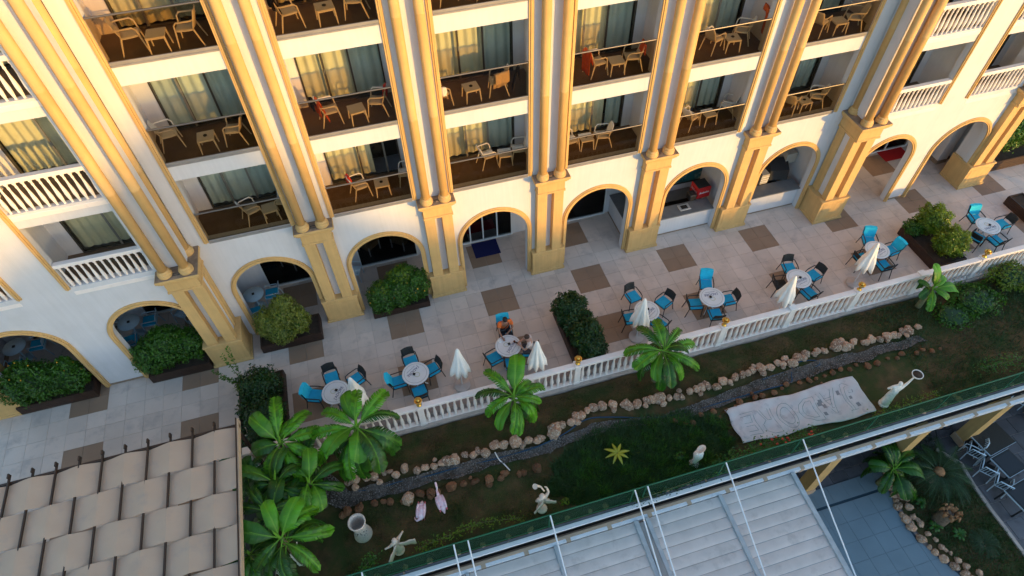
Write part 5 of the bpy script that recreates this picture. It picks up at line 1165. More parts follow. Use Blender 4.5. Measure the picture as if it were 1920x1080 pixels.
# ------------------------------------------------------------ stones, hose, banner
SM = {}
def stone_mesh(k, mat):
    if (k, mat.name) in SM: return SM[k, mat.name]
    rr = random.Random(k * 13 + 5); m = MB()
    vs = []; n, mm = 10, 7
    cuts = [(Vector((rr.gauss(0, 1), rr.gauss(0, 1), rr.gauss(0, 1) + .3)).normalized(), rr.uniform(.62, .9)) for _ in range(7)]
    m.ball((0, 0, 0), 1, n, mm)
    out = []
    for v in m.v:
        p = Vector(v)
        for d, h in cuts:
            e = p.dot(d)
            if e > h: p -= d * (e - h)
        p *= 1 + rr.uniform(-.15, .12); out.append(p)
    m.v = [tuple(p) for p in out]; m.sm = [False] * len(m.f)
    SM[k, mat.name] = m.mesh('stone', mat); return SM[k, mat.name]
def stone_row(name, label, pts, spacing, size, mat, z=-.04, jit=.06, rows=1, seed=1):
    e = empty(name, (0, 0, 0)); tag(e, label, 'stone edging', 'stone edgings'); rr = random.Random(seed)
    P = [at(*p, z) if len(p) == 2 else Vector(p) for p in pts]; seg_ = [(P[i + 1] - P[i]).length for i in range(len(P) - 1)]; tot = sum(seg_); d = 0
    while d < tot:
        q = d; i = 0
        while i < len(seg_) - 1 and q > seg_[i]: q -= seg_[i]; i += 1
        p = P[i].lerp(P[i + 1], min(1, q / seg_[i])); s_ = size * rr.uniform(.7, 1.35)
        link('stone', stone_mesh(rr.randrange(8), mat), e, (p.x + rr.uniform(-jit, jit), p.y + rr.uniform(-jit, jit), z + s_ * .25), (rr.uniform(-.4, .4), rr.uniform(-.4, .4), rr.uniform(0, 6.28)), (s_ * rr.uniform(.85, 1.15), s_ * rr.uniform(.75, 1.05), s_ * rr.uniform(.7, .95)))
        if rr.random() < .25:
            s2_ = s_ * .65; link('stone', stone_mesh(rr.randrange(8), mat), e, (p.x + rr.uniform(-.12, .12), p.y + rr.choice((-1, 1)) * rr.uniform(.14, .2), z + s2_ * .4), (rr.uniform(-.4, .4), 0, rr.uniform(0, 6.28)), (s2_, s2_ * .9, s2_ * .8))
        d += spacing * s_ / size * rr.uniform(.9, 1.12)
    return e
stone_row('stone_edging', 'long row of pale brown rocks along the upper side of gravel channel', [(655, 905), (690, 900), (735, 888), (790, 878), (850, 862), (905, 848), (960, 832), (1000, 828), (1030, 812), (1050, 803), (1085, 782), (1120, 766), (1180, 758), (1240, 750), (1300, 736), (1345, 722), (1400, 703), (1440, 688), (1480, 680), (1520, 662), (1570, 652), (1620, 640), (1670, 630), (1722, 615)], .255, .165, M['stone'], seed=3, jit=.08)
for px, py, s_, l in ((1040, 808, .30, 'large pale rock standing in the row below the second banana plant'), (1568, 648, .26, 'big pitted pale rock near the right end of the row'), (766, 935, .24, 'tall brown rock at the lower side of the gravel channel')):
    g = at(px, py, 0); o = link('boulder', stone_mesh(int(s_ * 100) % 8, M['stone']), None, (g.x, g.y, .02), (.2, .1, 1.0), (s_ * 1.1, s_ * .8, s_ * .8)); tag(o, l, 'rock', 'larger rocks in the garden')
stone_row('stone_edging', 'broken row of rusty rocks along the lower side of gravel channel', [(640, 968), (665, 960), (690, 950), (730, 945), (765, 935), (800, 925), (850, 915), (905, 903), (950, 892), (1000, 880), (1020, 876)], .30, .15, M['stonered'], seed=4, jit=.1)
stone_row('stone_edging', 'rusty rocks beside the hose right of ground cover', [(1265, 795), (1310, 786), (1355, 768), (1420, 745), (1470, 728), (1530, 711), (1590, 692), (1640, 680), (1700, 663), (1765, 652)], .34, .10, M['stonered'], seed=5, jit=.1)
stone_row('stone_edging', 'half buried pale stones along the foot of the green rail', [(-5.2, -9.73, -.1), (-3, -9.74, -.1), (0, -9.74, -.1), (4, -9.75, -.1), (9, -9.74, -.1), (14, -9.75, -.1), (20, -9.75, -.1)], .62, .09, M['stone'], seed=6, jit=.035, z=-.09)
def tube_obj(name, pts, r, mat, label, cat, z=0):
    P = [at(*p, z) for p in pts]; Q = []
    for i in range(len(P) - 1):
        a, b_, c_, d_ = P[max(i - 1, 0)], P[i], P[i + 1], P[min(i + 2, len(P) - 1)]
        for k in range(5):
            t = k / 5; Q.append(.5 * ((2 * b_) + (-a + c_) * t + (2 * a - 5 * b_ + 4 * c_ - d_) * t * t + (-a + 3 * b_ - 3 * c_ + d_) * t ** 3))
    Q.append(P[-1]); o = MB().tube([(q.x, q.y, z + .0) for q in Q], r, 6).build(name, mat); tag(o, label, cat); return o
tube_obj('garden_hose', [(672, 921), (710, 915), (750, 903), (800, 893), (845, 880), (880, 872), (930, 860), (985, 845), (1020, 832), (1060, 812), (1100, 786), (1150, 782), (1230, 783), (1300, 770), (1360, 752), (1425, 733), (1480, 718), (1484, 705), (1485, 690), (1500, 678), (1530, 676), (1536, 684), (1515, 692), (1480, 695), (1430, 712)], .024, M['hose'], 'dark blue hose snaking along the gravel channel and looping at right', 'hose', -.05)
tube_obj('fallen_stem', [(928, 848), (936, 862), (945, 870), (956, 882)], .022, M['canvas'], 'pale fallen stem lying across the gravel channel', 'stem', -.03)
bn = at(1360, 770); bcorn = [at(1358, 770), at(1598, 707), at(1644, 773), at(1393, 834)]
def bpos(u, v):
    p = bcorn[0].lerp(bcorn[1], u).lerp(bcorn[3].lerp(bcorn[2], u), v)
    e = .05 * math.sin(u * 9) * (1 - v) + .04 * math.sin(u * 13 + 1) * v
    return (p.x + .03 * math.sin(v * 9), p.y + e, .02 + .022 * math.sin(u * 21 + v * 5) * math.sin(v * 13 + u * 4) + .012 * math.sin(u * 47 + v * 9) + .015)
bo = MB().grid(bpos, 60, 26).build('cloth_banner', M['banner']); tag(bo, 'crumpled white cloth banner with outlined letters lying upside down on grass', 'banner'); solidify(bo, .006)
def stroke(pts, parent, r=.005, mat='marker'):
    P = []
    for i in range(len(pts) - 1):
        for k in range(6): P.append(Vector(pts[i]).lerp(Vector(pts[i + 1]), k / 6))
    P.append(Vector(pts[-1])); W = []
    for p in P:
        q = bpos(p.x, p.y); W.append((q[0], q[1], q[2] + .006))
    return MB().tube(W, r * 1.1, 4, cap=False)
def letter(ch, u0, u1, v0, v1):
    """hand outlined letters of J'ADORE, turned half round"""
    m = MB(); f = lambda a, b_: (u1 - (u1 - u0) * a, v1 - (v1 - v0) * b_)   # letter frame: a to the right, b down, rotated 180 degrees
    L = {'J': [[(.75, 0), (.75, .7), (.62, .95), (.35, 1), (.12, .85)], [(.55, 0), (.55, .65), (.45, .82), (.3, .85)], [(.35, 0), (.95, 0)]],
         'A': [[(0, 1), (.45, 0), (.55, 0), (1, 1)], [(.2, 1), (.5, .28), (.78, 1)], [(.28, .7), (.7, .7)], [(.32, .6), (.68, .6)]],
         'D': [[(0, 0), (0, 1), (.5, 1), (.88, .8), (1, .5), (.88, .2), (.5, 0), (0, 0)], [(.22, .14), (.22, .86), (.5, .86), (.72, .68), (.78, .5), (.72, .3), (.5, .14), (.22, .14)]],
         'O': [[(.5 + .5 * math.cos(t), .5 + .5 * math.sin(t)) for t in [2 * PI * k / 16 for k in range(17)]], [(.5 + .32 * math.cos(t), .5 + .34 * math.sin(t)) for t in [2 * PI * k / 16 for k in range(17)]]],
         'R': [[(0, 1), (0, 0), (.6, 0), (.95, .15), (.95, .4), (.6, .55), (1, 1)], [(.2, 1), (.2, .55), (.45, .55), (.8, 1)]],
         'E': [[(1, 0), (0, 0), (0, 1), (1, 1)], [(.9, .16), (.22, .16), (.22, .42), (.8, .42)], [(.8, .56), (.22, .56), (.22, .85), (1, .85)]]}[ch]
    for s_ in L:
        k = stroke([(*f(a, b_), 0) for a, b_ in s_], bo); m.add(k.v, k.f, 0, True)
    m.build('outlined_letter', M['marker'], bo)
for ch, u0, u1, v0, v1 in (('J', .82, .93, .12, .82), ('A', .66, .80, .18, .78), ('D', .49, .63, .22, .88), ('O', .33, .46, .2, .9), ('R', .20, .30, .25, .9), ('E', .07, .17, .25, .85)): letter(ch, u0, u1, v0, v1)
for k in range(9):
    u, v = (R.uniform(.62, .92), R.uniform(.3, .8)); m = MB(); du, dv = R.uniform(.008, .022), R.uniform(.02, .06)
    q = [bpos(u - du, v - dv), bpos(u + du, v - dv), bpos(u + du, v + dv), bpos(u - du, v + dv)]
    m.quad(*[(a, b_, c_ + .008) for a, b_, c_ in q]); m.build('paint_patch', M['darkprint'], bo)

# ------------------------------------------------------------ ground cover
def blades(n, region, h, wdt, name, mat, label, cat, seed, dens=None, lean=.5, zf=gh):
    rr = random.Random(seed); m = MB(); c_ = 0; tries = 0
    while c_ < n and tries < n * 6:
        tries += 1; x = rr.uniform(region[0], region[1]); y = rr.uniform(region[2], region[3])
        if dens and rr.random() > dens(x, y): continue
        a = rr.uniform(0, 6.28); hh = h * rr.uniform(.5, 1.4); w_ = wdt * rr.uniform(.7, 1.3); dx, dy = math.cos(a), math.sin(a); l = lean * hh * rr.uniform(.3, 1.3); z = zf(x, y)
        m.add([(x - dy * w_, y + dx * w_, z), (x + dy * w_, y - dx * w_, z), (x + dx * l + dy * w_ * .2, y + dy * l, z + hh)], [(0, 1, 2)]); c_ += 1
    o = m.build(name, mat); tag(o, label, cat, kind='stuff'); return o
def chan(x, y):   # 1 where no gravel
    return 0 if -7.62 < y < -6.72 and -5.8 < x < 15 else 1
def nz(x, y, s_=1.0): return .5 + .5 * math.sin(x * 1.7 * s_ + 1.3 * math.sin(y * 2.1 * s_)) * math.cos(y * 2.3 * s_ + math.sin(x * 1.1 * s_))
blades(24000, (-5.5, 17, -6.75, -5.55), .045, .007, 'lawn_grass', M['grass'], 'short sparse grass on the strip below the balustrade', 'grass', 21, lambda x, y: chan(x, y) * (.15 + .5 * nz(x, y, 1.6) ** 2))
blades(24000, (-6, 7, -9.8, -7.6), .05, .007, 'sparse_grass', M['grass'], 'thin grass on the dark lower garden bed', 'grass', 22, lambda x, y: .1 + .6 * nz(x, y, 1.3) ** 3)
def oval(cx, cy, rx, ry):
    return lambda x, y: 1.0 if ((x - cx) / rx) ** 2 + ((y - cy) / ry) ** 2 < 1 + .3 * (nz(x, y, 2.2) - .5) else 0
blades(30000, (.4, 7.2, -9.8, -7.3), .16, .013, 'ground_cover', M['grassdark'], 'dense dark green ground cover round the yellow star plant', 'ground cover', 23, oval(3.6, -8.55, 3.2, 1.25), 1.2)
blades(5000, (1.0, 7.0, -9.6, -7.5), .22, .012, 'ground_cover', M['hedge'], 'lighter green weeds standing in the dark ground cover', 'weeds', 26, lambda x, y: oval(3.8, -8.6, 2.9, 1.1)(x, y) * (nz(x, y, 3.1) > .62), .9)
blades(26000, (14, 29, -9.8, -5.6), .11, .010, 'ground_cover', M['grassdark'], 'dark green ground cover in the right end of the garden', 'ground cover', 24, lambda x, y: .25 + .75 * nz(x, y, .55), 1.0)
def low_shrub(px, py, r, n, mat, label, seed, size=.05, h=.25):
    g = at(px, py, .1); leaf_o = bush(label, [(g.x, g.y, h * .6, r, r * .8, h)], n, size, M[mat], seed, name='low_shrub', cat='shrub', group='low shrubs in the garden', core=M['hedgedark'])
low_shrub(1830, 560, 1.0, 1500, 'hedge', 'leafy shrub below the balustrade at right', 31, .06, .2)
low_shrub(1895, 520, .9, 1500, 'hedgegold', 'sunlit yellow green shrub at the right picture edge', 32, .06, .3)
low_shrub(1790, 590, .8, 500, 'hedge', 'sparse green shrub right of the small banana plant', 33, .06, .1)
low_shrub(1275, 858, .22, 160, 'hedge', 'small pale green sprout left of the slim statue', 34, .05, .2)
low_shrub(612, 1000, .12, 60, 'hedge', 'tiny green sprout left of the speckled vase', 35, .04, .08)
low_shrub(1060, 940, .14, 70, 'hedgegold', 'small green seedling right of the horn statue', 36, .05, .12)
def creeper(pts, n, label, seed, mat='hedge', spread=.12, z=.25, size=.038, name='creeper', fl=0):
    P = [at(*p, z) for p in pts]; e = empty(name, (P[0].x, P[0].y, 0)); tag(e, label, 'creeper', 'creepers along the green rail'); rr = random.Random(seed); m = MB(); o_ = P[0]
    for _ in range(n):
        i = rr.randrange(len(P) - 1); p = P[i].lerp(P[i + 1], rr.random()) - Vector((o_.x, o_.y, 0)) + Vector((rr.gauss(0, spread), rr.gauss(0, spread), rr.gauss(0, spread * .9)))
        nn = Vector((rr.gauss(0, .6), rr.gauss(0, .6), 1)).normalized(); a = Matrix.Rotation(rr.uniform(0, 6.28), 3, nn) @ nn.orthogonal().normalized(); b_ = nn.cross(a); s_ = size * rr.uniform(.6, 1.3)
        m.add([p - a * s_, p + b_ * s_ * .5, p + a * s_, p - b_ * s_ * .5], [(0, 1, 2, 3)])
    m.build('foliage', M[mat], e)
    MB().tube([(p.x - o_.x, p.y - o_.y, p.z) for p in P], .008, 5).build('stem', M['bark'], e)
    if fl:
        m = MB()
        for _ in range(fl):
            i = rr.randrange(len(P) - 1); p = P[i].lerp(P[i + 1], rr.random()) - Vector((o_.x, o_.y, 0)); m.ball((p.x + rr.gauss(0, spread), p.y + rr.gauss(0, spread), p.z + .12 + rr.gauss(0, .05)), (.05, .045, .03), 7, 4, jit=.2)
        m.build('flower', M['flower'], e)
creeper([(1400, 842), (1450, 828), (1500, 820), (1530, 806)], 420, 'creeper with red flowers below the cloth banner', 41, fl=15)
creeper([(1330, 880), (1370, 860), (1430, 842), (1500, 828)], 900, 'grey green creeper crossing the green rail near centre right', 42, 'hedge', .13)
creeper([(1190, 940), (1230, 925), (1290, 905), (1330, 885)], 260, 'dangling creeper over the white coping at centre', 43, 'hedgedark', .10)
creeper([(780, 1030), (850, 1000), (900, 980), (980, 970)], 380, 'leafy runner along the rail from angel to horn statue', 44, 'hedgegold', .08)
creeper([(670, 1078), (690, 1055), (705, 1045)], 160, 'leafy tuft climbing the green rail at bottom left', 45, 'hedge', .10, .6)
creeper([(1640, 780), (1700, 760), (1760, 735)], 300, 'low green runner below the bowl bearer statue', 46, 'hedgegold', .12, .05)
creeper([(1840, 690), (1880, 680), (1915, 672)], 360, 'leafy creeper at the right end of the green rail', 47, 'hedge', .16, .4)

# ------------------------------------------------------------ green rail and poles
GR = empty('green_railing', (0, 0, 0)); tag(GR, 'low green glass railing with green posts along the podium edge', 'railing')
pxs = [-7.9, -5.42, -2.85, -2.44, -.01, 2.6, 3.0, 5.55, 8.16, 10.9, 13.6, 16.3, 19.0, 21.7, 24.4]
for a, b_ in zip(pxs[:-1], pxs[1:]):
    bx('glass_panel', M['greenglass'], GR, a + .03, b_ - .03, -9.835, -9.825, .06, .96)
    MB().tube([(a, -9.83, .99), (b_, -9.83, .99)], .022, 7).build('top_rail', M['greenrail'], GR)
    MB().tube([(a, -9.83, .04), (b_, -9.83, .04)], .016, 6).build('bottom_rail', M['greenrail'], GR)
for x in pxs:
    MB().tube([(x, -9.83, -.03), (x, -9.83, 1.02)], .022, 7).tube([(x, -9.83, .95), (x, -9.62, -.05)], .012, 6).build('post', M['greenrail'], GR)
for x, l in ((-5.42, 'at the far left'), (-2.85, 'left one of the left close pair'), (-2.44, 'right one of the left close pair'), (-.01, 'alone between the two close pairs'), (2.6, 'left one of the middle close pair'), (3.0, 'right one of the middle close pair'), (5.55, 'second from right'), (8.16, 'rightmost')):
    p = MB().tube([(x, -9.87, 1.06), (x - .02, -12.0, .17), (x - .05, -15.5, -1.2)], .023, 8).build('stay_pole', M['pole']); tag(p, 'thin white pole slanting over the roof panels, ' + l, 'pole', 'slanting white poles over the roof')

# ------------------------------------------------------------ retractable roof and its beams
BE = empty('edge_beam', (0, 0, 0)); tag(BE, 'tan and white steel beam carrying the roof along the podium', 'beam')
bx('tan_beam', M['tanedge'], BE, -8, 28, -10.215, -10.125, -.45, -.29, ch=.006); bx('white_beam', M['whitepaint'], BE, -8, 28, -10.325, -10.22, -.50, -.30, ch=.006)
for k in range(22): bx('bracket', M['tanedge'], BE, -6.2 + k * 1.32, -6.06 + k * 1.32, -10.333, -10.21, -.52, -.292)
RF = empty('retractable_roof', (0, 0, 0)); tag(RF, 'white slatted retractable roof with aluminium rails below the podium', 'roof')
SL = .05
def rz_(y): return -.33 + SL * (y + 10.42)
bay_x = [(-7.7, -5.25), (-5.15, -2.75), (-2.62, -.02), (.10, 2.55), (3.05, 5.38), (5.50, 7.93)]
sm_ = {}
for a, b_ in bay_x:
    def f(u, v): return (a + (b_ - a) * u, -.315 * v, .010 * math.sin(PI * v) - (.010 if v > .95 else 0))
    me = MB().grid(f, 2, 6).mesh('roof_slat', M['slat'])
    for q in range(16):
        y = -10.355 - q * .325; o = link('roof_slat', me, RF, (0, y, rz_(y) + R.uniform(-.004, .004)), (0, 0, 0)); 
for x, wd_ in ((-5.2, .05), (-2.68, .05), (.04, .06), (2.62, .07), (2.98, .06), (5.44, .06), (7.99, .07)):
    m = MB(); m.box(x - wd_, x + wd_, -15.8, -10.35, -.12, .03, ch=.008).box(x - wd_ - .03, x - wd_, -15.8, -10.42, -.05, -.02).box(x + wd_, x + wd_ + .03, -15.8, -10.42, -.05, -.02)
    m.build('rail', M['alu'], RF, (0, 0, -.30), (SL * 1.0, 0, 0)).location = (0, 0, 10.42 * SL - .29)
bx('gutter_board', M['sill'], RF, 2.70, 2.91, -15.8, -10.42, -.36, -.30).location = (0, 0, 0)

# ------------------------------------------------------------ woven awning
AW = empty('woven_awning', (0, 0, 0)); tag(AW, 'taupe fabric strips woven over dark rods in a pergola awning', 'awning')
AZ0 = 2.8
def awn(i, name='fabric_strip'):
    y1 = -5.44 - .965 * i; y0 = y1 - .93; x0, x1 = -17.0, -8.07; n = 150
    rr = random.Random(i + 50)
    def f(u, v):
        x = x0 + (x1 - x0) * u; ph_ = (-8.66 - x) / .601; s_ = math.cos(PI * ph_) * (1 if i % 2 == 0 else -1)
        tri = 1 - 2 * abs(((ph_ + (1 if i % 2 else 0) + 1) % 2) - 1); tri = -tri if False else tri
        fr = abs(((ph_ + (0 if i % 2 == 0 else 1)) % 2)); fr = min(fr, 2 - fr)      # 0 at the ridge, 1 under a rod
        hgt = .055 - .105 * fr
        sag = .010 * math.sin(PI * v) + .004 * math.sin(x * 7 + v * 9 + i)
        return (x, y0 + (y1 - y0) * v + .012 * math.sin(x * 5 + i), AZ0 + hgt + sag)
    o = MB().grid(f, n, 8, smooth=False).build(name, M['fabric'], AW); solidify(o, .01); return o
for i in range(6): awn(i)
for k in range(14):
    x = -8.66 - .601 * k; m = MB(); m.box(x - .022, x + .022, -11.4, -5.16, AZ0 - .02, AZ0 + .05, ch=.005); m.box(x - .022, x + .022, -5.30, -5.16, AZ0 + .05, AZ0 + .11, ch=.005); m.build('rod', M['rod'], AW)
m = MB().box(-17.1, -8.0, -5.42, -5.35, AZ0 - .16, AZ0 - .02, ch=.006); m.box(-17.1, -8.0, -5.46, -5.43, AZ0 - .10, AZ0 - .04); m.build('front_beam', M['rod'], AW)
bx('side_trim', M['tanedge'], AW, -8.045, -8.0, -11.4, -5.20, AZ0 - .18, AZ0 + .05, ch=.006); bx('side_beam', M['rod'], AW, -8.065, -8.047, -11.4, -5.2, AZ0 - .16, AZ0 + .10)
for x, y in ((-8.06, -5.5), (-8.06, -11.0), (-12.5, -5.5), (-16.8, -5.5), (-12.5, -11.0)): bx('post', M['rod'], AW, x - .05, x + .03, y - .05, y + .05, .0, AZ0 - .16)

# ------------------------------------------------------------ lower courtyard
ZL = -3.6
lf = MB().quad((-9, -60, ZL - .02), (60, -60, ZL - .02), (60, -5.5, ZL - .02), (-9, -5.5, ZL - .02)).build('courtyard_floor', M['grout']); tag(lf, 'grey stone paving of the sunken courtyard', kind='structure')
def ap(px, py, z=ZL): return at(px, py, z)
Zc = lambda a, b_: (1440 + a / 3.6, 780 + b_ / 3.6)
pm = MB().box(-.32, .32, -.32, .32, -.03, 0, ch=.004).mesh('paver', M['paver']); rest = MB(); npv = 0
cp = []
for i in range(70):
    for j in range(52):
        x = 8.0 + i * .66 + (.33 if j % 2 else 0); y = -6.2 - j * .66
        blue = x < 12.9 and y < -10.4
        if blue or not in_view(x, y, ZL, 60): continue
        cp.append((x, y))
cp.sort(key=lambda c_: (Vector((c_[0], c_[1], ZL)) - CAM).length + (50 if c_[1] > -9.8 else 0))
for n_, (x, y) in enumerate(cp):
    if n_ < 240: link('paver', pm, lf, (x, y, ZL + R.uniform(-.002, .002)), (0, 0, R.choice((0, 1, 2, 3)) * PI / 2))
    else: rest.box(x - .32, x + .32, y - .32, y + .32, ZL - .03, ZL)
if rest.f: tag(rest.build('paver', M['paver'], lf), kind='stuff')
# blue tiled floor with a curved right edge
curve = [ap(*Zc(a, b_)) for a, b_ in ((770, 385), (800, 470), (830, 560), (900, 700), (960, 780), (1060, 890), (1200, 1000), (1290, 1075), (1420, 1160), (1600, 1260))]
def cx_(y):
    for a, b_ in zip(curve[:-1], curve[1:]):
        if b_.y <= y <= a.y: return a.x + (b_.x - a.x) * (a.y - y) / (a.y - b_.y)
    return curve[0].x if y > curve[0].y else curve[-1].x
ybt = curve[0].y + .12
bf = MB().box(7, 12.6, -18, ybt, ZL - .3, ZL + .005).build('blue_tiled_floor', M['bluedark']); tag(bf, kind='structure')
m = MB()
for j in range(12):
    y1 = ybt - (.0 if j == 0 else .70 + (j - 1) * .64); y0 = y1 - (.60 if j == 0 else .632)
    for i in range(-2, 12):
        x0 = 7.4 + i * .64; x1 = x0 + .632; xe = min(cx_(y0), cx_(y1)) 
        if x0 > max(cx_(y0), cx_(y1)): continue
        q = [(x0, y0), (min(x1, cx_(y0)), y0), (min(x1, cx_(y1)), y1), (x0, y1)]
        if q[1][0] < x0 or q[2][0] < x0: continue
        tl_ = MB(); tl_.add([(a, b_, ZL + .008) for a, b_ in q] + [(a, b_, ZL + .03) for a, b_ in q], [(0, 3, 2, 1), (4, 5, 6, 7), (0, 1, 5, 4), (1, 2, 6, 5), (2, 3, 7, 6), (3, 0, 4, 7)])
        tl_.build('tile', M['bluetile'], bf)
stone_row('stone_edging', 'grey rocks along the curved edge of the blue tiled floor', [(c_.x + .12, c_.y, ZL + .03) for c_ in curve], .27, .15, M['stone'], z=ZL + .03, jit=.05, seed=8)
stone_row('stone_edging', 'second course of grey rocks beside the courtyard bed', [(c_.x + .42, c_.y + .15, ZL + .03) for c_ in curve[1:]], .33, .13, M['stone'], z=ZL + .05, jit=.06, seed=9)
# planted bed
br_ = [ap(*Zc(a, b_)) for a, b_ in ((1130, 230), (1300, 330), (1380, 470), (1500, 640), (1600, 770), (1740, 960), (1900, 1150), (2050, 1300))]
m = MB(); P = [(c_.x + .2, c_.y, ZL + .03) for c_ in curve] + [(curve[-1].x + 1, -22, ZL + .03)]; Q = [(b_.x, b_.y, ZL + .03) for b_ in br_][::-1]
m.add(P + Q, [tuple(range(len(P) + len(Q)))]); bd = m.build('courtyard_bed', M['garden']); tag(bd, kind='structure')
kbm = MB()
for a, b_ in zip(br_[:-1], br_[1:]):
    d = (b_ - a); s_ = Vector((-d.y, d.x, 0)).normalized() * .06
    kbm.add([a - s_ + Vector((0, 0, 0)), a + s_, b_ + s_, b_ - s_] + [a - s_ + Vector((0, 0, .1)), a + s_ + Vector((0, 0, .1)), b_ + s_ + Vector((0, 0, .1)), b_ - s_ + Vector((0, 0, .1))], [(4, 5, 6, 7), (0, 1, 5, 4), (1, 2, 6, 5), (2, 3, 7, 6), (3, 0, 4, 7)])
tag(kbm.build('bed_kerb', M['kerb']), kind='structure')
blades(12000, (12.5, 19, -18, -9.5), .10, .010, 'ground_cover', M['grassdark'], 'dark green planting in the sunken courtyard bed', 'ground cover', 25, lambda x, y: 1 if cx_(y) + .4 < x < 15.6 else 0, 1.0, zf=lambda x, y: ZL + .03)
# cycad
g = at(1760, 885, -2.9); cy = empty('cycad', (g.x, g.y, ZL)); tag(cy, 'dark green cycad palm with round brown heart in courtyard bed', 'palm')
h = -2.9 - ZL; MB().tube([(0, 0, 0), (0, 0, h)], [.16, .17], 12).build('trunk', M['palmbark'], cy); MB().ball((0, 0, h + .02), (.2, .2, .16), 14, 8, jit=.08).build('heart', M['driedleaf'], cy)
for k in range(34):
    az = k * 2.399; pit = .15 + .9 * (k % 5) / 5; L = R.uniform(.95, 1.25); m = MB(); P = [Vector((.12 + L * t, 0, L * (math.sin(pit) * t * 1.1 - .75 * t * t))) for t in [q / 8 for q in range(9)]]
    m.tube(P, [.012] * 8 + [.004], 4)
    for q in range(30):
        t = .12 + .88 * q / 30; i = min(7, int(t * 8)); p = P[i].lerp(P[i + 1], t * 8 - i); ll = .20 * math.sin(PI * (t * .9 + .08)) + .02
        for s_ in (-1, 1): m.add([p + Vector((-.010, 0, 0)), p + Vector((.010, 0, 0)), p + Vector((ll * .45, s_ * ll, .02))], [(0, 1, 2)])
    m.build('frond', M['palm'], cy, (0, 0, h + .04), (0, 0, az))
g = at(1775, 965, -3.0); tk = empty('palm_stump', (g.x, g.y, ZL)); tag(tk, 'cut palm trunk with curling dried leaf bases in courtyard bed', 'palm trunk')
m = MB(); prof = []
for q in range(14): prof += [(.24 - .004 * q + .022, q * .06), (.24 - .004 * q, q * .06 + .045)]
m.lathe(prof, n=16).build('trunk', M['palmbark'], tk)
for k in range(16):
    a = k * .8; r_ = .05 + .012 * k; MB().grid(lambda u, v: (r_ + .16 * u, (-.5 + v) * .14 * (1 - .5 * u), .80 + .22 * math.sin(PI * u * .9) - .06 * u + .02 * math.sin(v * 7)), 6, 3).build('leaf_base', M['driedleaf'], tk, (0, 0, 0), (0, 0, a)).modifiers.new('s', 'SOLIDIFY').thickness = .015
g = at(1848, 1018, -3.3); sp2 = empty('young_palm', (g.x, g.y, ZL)); tag(sp2, 'small young palm at the lower right of courtyard bed', 'palm')
MB().tube([(0, 0, 0), (0, 0, .2)], .08, 8).build('trunk', M['palmbark'], sp2)
for k in range(18):
    az = k * 2.399; L = .5; P = [Vector((L * t, 0, L * (.9 * t - .8 * t * t))) for t in [q / 6 for q in range(7)]]; m = MB().tube(P, .006, 4)
    for q in range(14):
        t = .15 + .85 * q / 14; i = min(5, int(t * 6)); p = P[i].lerp(P[i + 1], t * 6 - i)
        for s_ in (-1, 1): m.add([p + Vector((-.006, 0, 0)), p + Vector((.008, 0, 0)), p + Vector((.06, s_ * .10, .01))], [(0, 1, 2)])
    m.build('frond', M['palm'], sp2, (0, 0, .2), (0, 0, az))
for px, py, s_, l in ((1755, 985, .22, 'left of the young palm'), (1800, 1000, .25, 'between trunk and young palm'), (1728, 940, .18, 'left of the cut palm trunk')):
    g = at(px, py, ZL + .2); bush('small broad leaved plant in courtyard bed, ' + l, [(g.x, g.y, ZL + .25, s_, s_, .18)], 0, .05, M['hedge'], int(px)) if False else None
    e = empty('leafy_plant', (g.x, g.y, ZL)); tag(e, 'small broad leaved plant in courtyard bed, ' + l, 'plant', 'small plants in courtyard bed')
    for k in range(9): leaf_obj(0, (M['bananadark'], M['rib']), e, (0, 0, .1), (0, -.4, k * 2.4), (R.uniform(.2, .32), .26, .3))
# courtyard posts under the beam
for i, (x, l) in enumerate(((9.58, 'left'), (13.0, 'middle'), (16.35, 'right'), (19.75, 'far right'))):
    p = empty('beam_post', (x, -10.29, ZL)); tag(p, 'tall tan square post under the beam, %s one of the courtyard posts' % l, 'post', 'tan posts under the edge beam')
    bx('shaft', M['beige'], p, 0, .42, 0, .42, .35, -.50 - ZL); bx('base', M['tanedge'], p, -.04, .46, -.04, .46, 0, .35, ch=.012)
bx('courtyard_back_wall', M['darkwall'], None, -8, 30, -6.2, -6.0, ZL, -.6)['kind'] = 'structure'
# courtyard furniture
def metal_chair(px, py, rz, label):
    g = at(px, py, ZL + .45); c_ = empty('metal_chair', (g.x, g.y, ZL), rz); tag(c_, label, 'chair', 'pale metal chairs in the courtyard')
    m_ = M['metalchair']; MB().box(-.22, .22, -.22, .22, .43, .455, ch=.008).build('seat', M['black'], c_)
    for s_ in (-1, 1):
        MB().tube([(s_ * .23, .22, 0), (s_ * .24, .22, .64), (s_ * .24, .0, .67), (s_ * .23, -.26, .64)], .022, 6).build('armrest', m_, c_)
        MB().tube([(s_ * .23, -.32, 0), (s_ * .22, -.24, .45), (s_ * .21, -.32, .88)], .022, 6).build('leg', m_, c_)
    m = MB(); m.tube([(-.21, -.32, .88), (0, -.36, .92), (.21, -.32, .88)], .024, 6)
    for q in range(4): m.tube([(-.15 + .1 * q, -.26, .5), (-.14 + .095 * q, -.34, .9)], .012, 5)
    m.build('backrest', m_, c_); MB().tube([(-.22, .22, .42), (.22, .22, .42), (.22, -.24, .42), (-.22, -.24, .42), (-.22, .22, .42)], .018, 6).build('seat_frame', m_, c_)
metal_chair(1828, 845, -.9, 'pale metal chair nearest the palm, topmost of three in courtyard'); metal_chair(1852, 878, -.9, 'pale metal chair in the middle of three in courtyard'); metal_chair(1880, 905, -.9, 'pale metal chair lowest of the three by the kerb'); metal_chair(1822, 832, .7, 'pale metal chair half hidden behind the topmost courtyard chair')
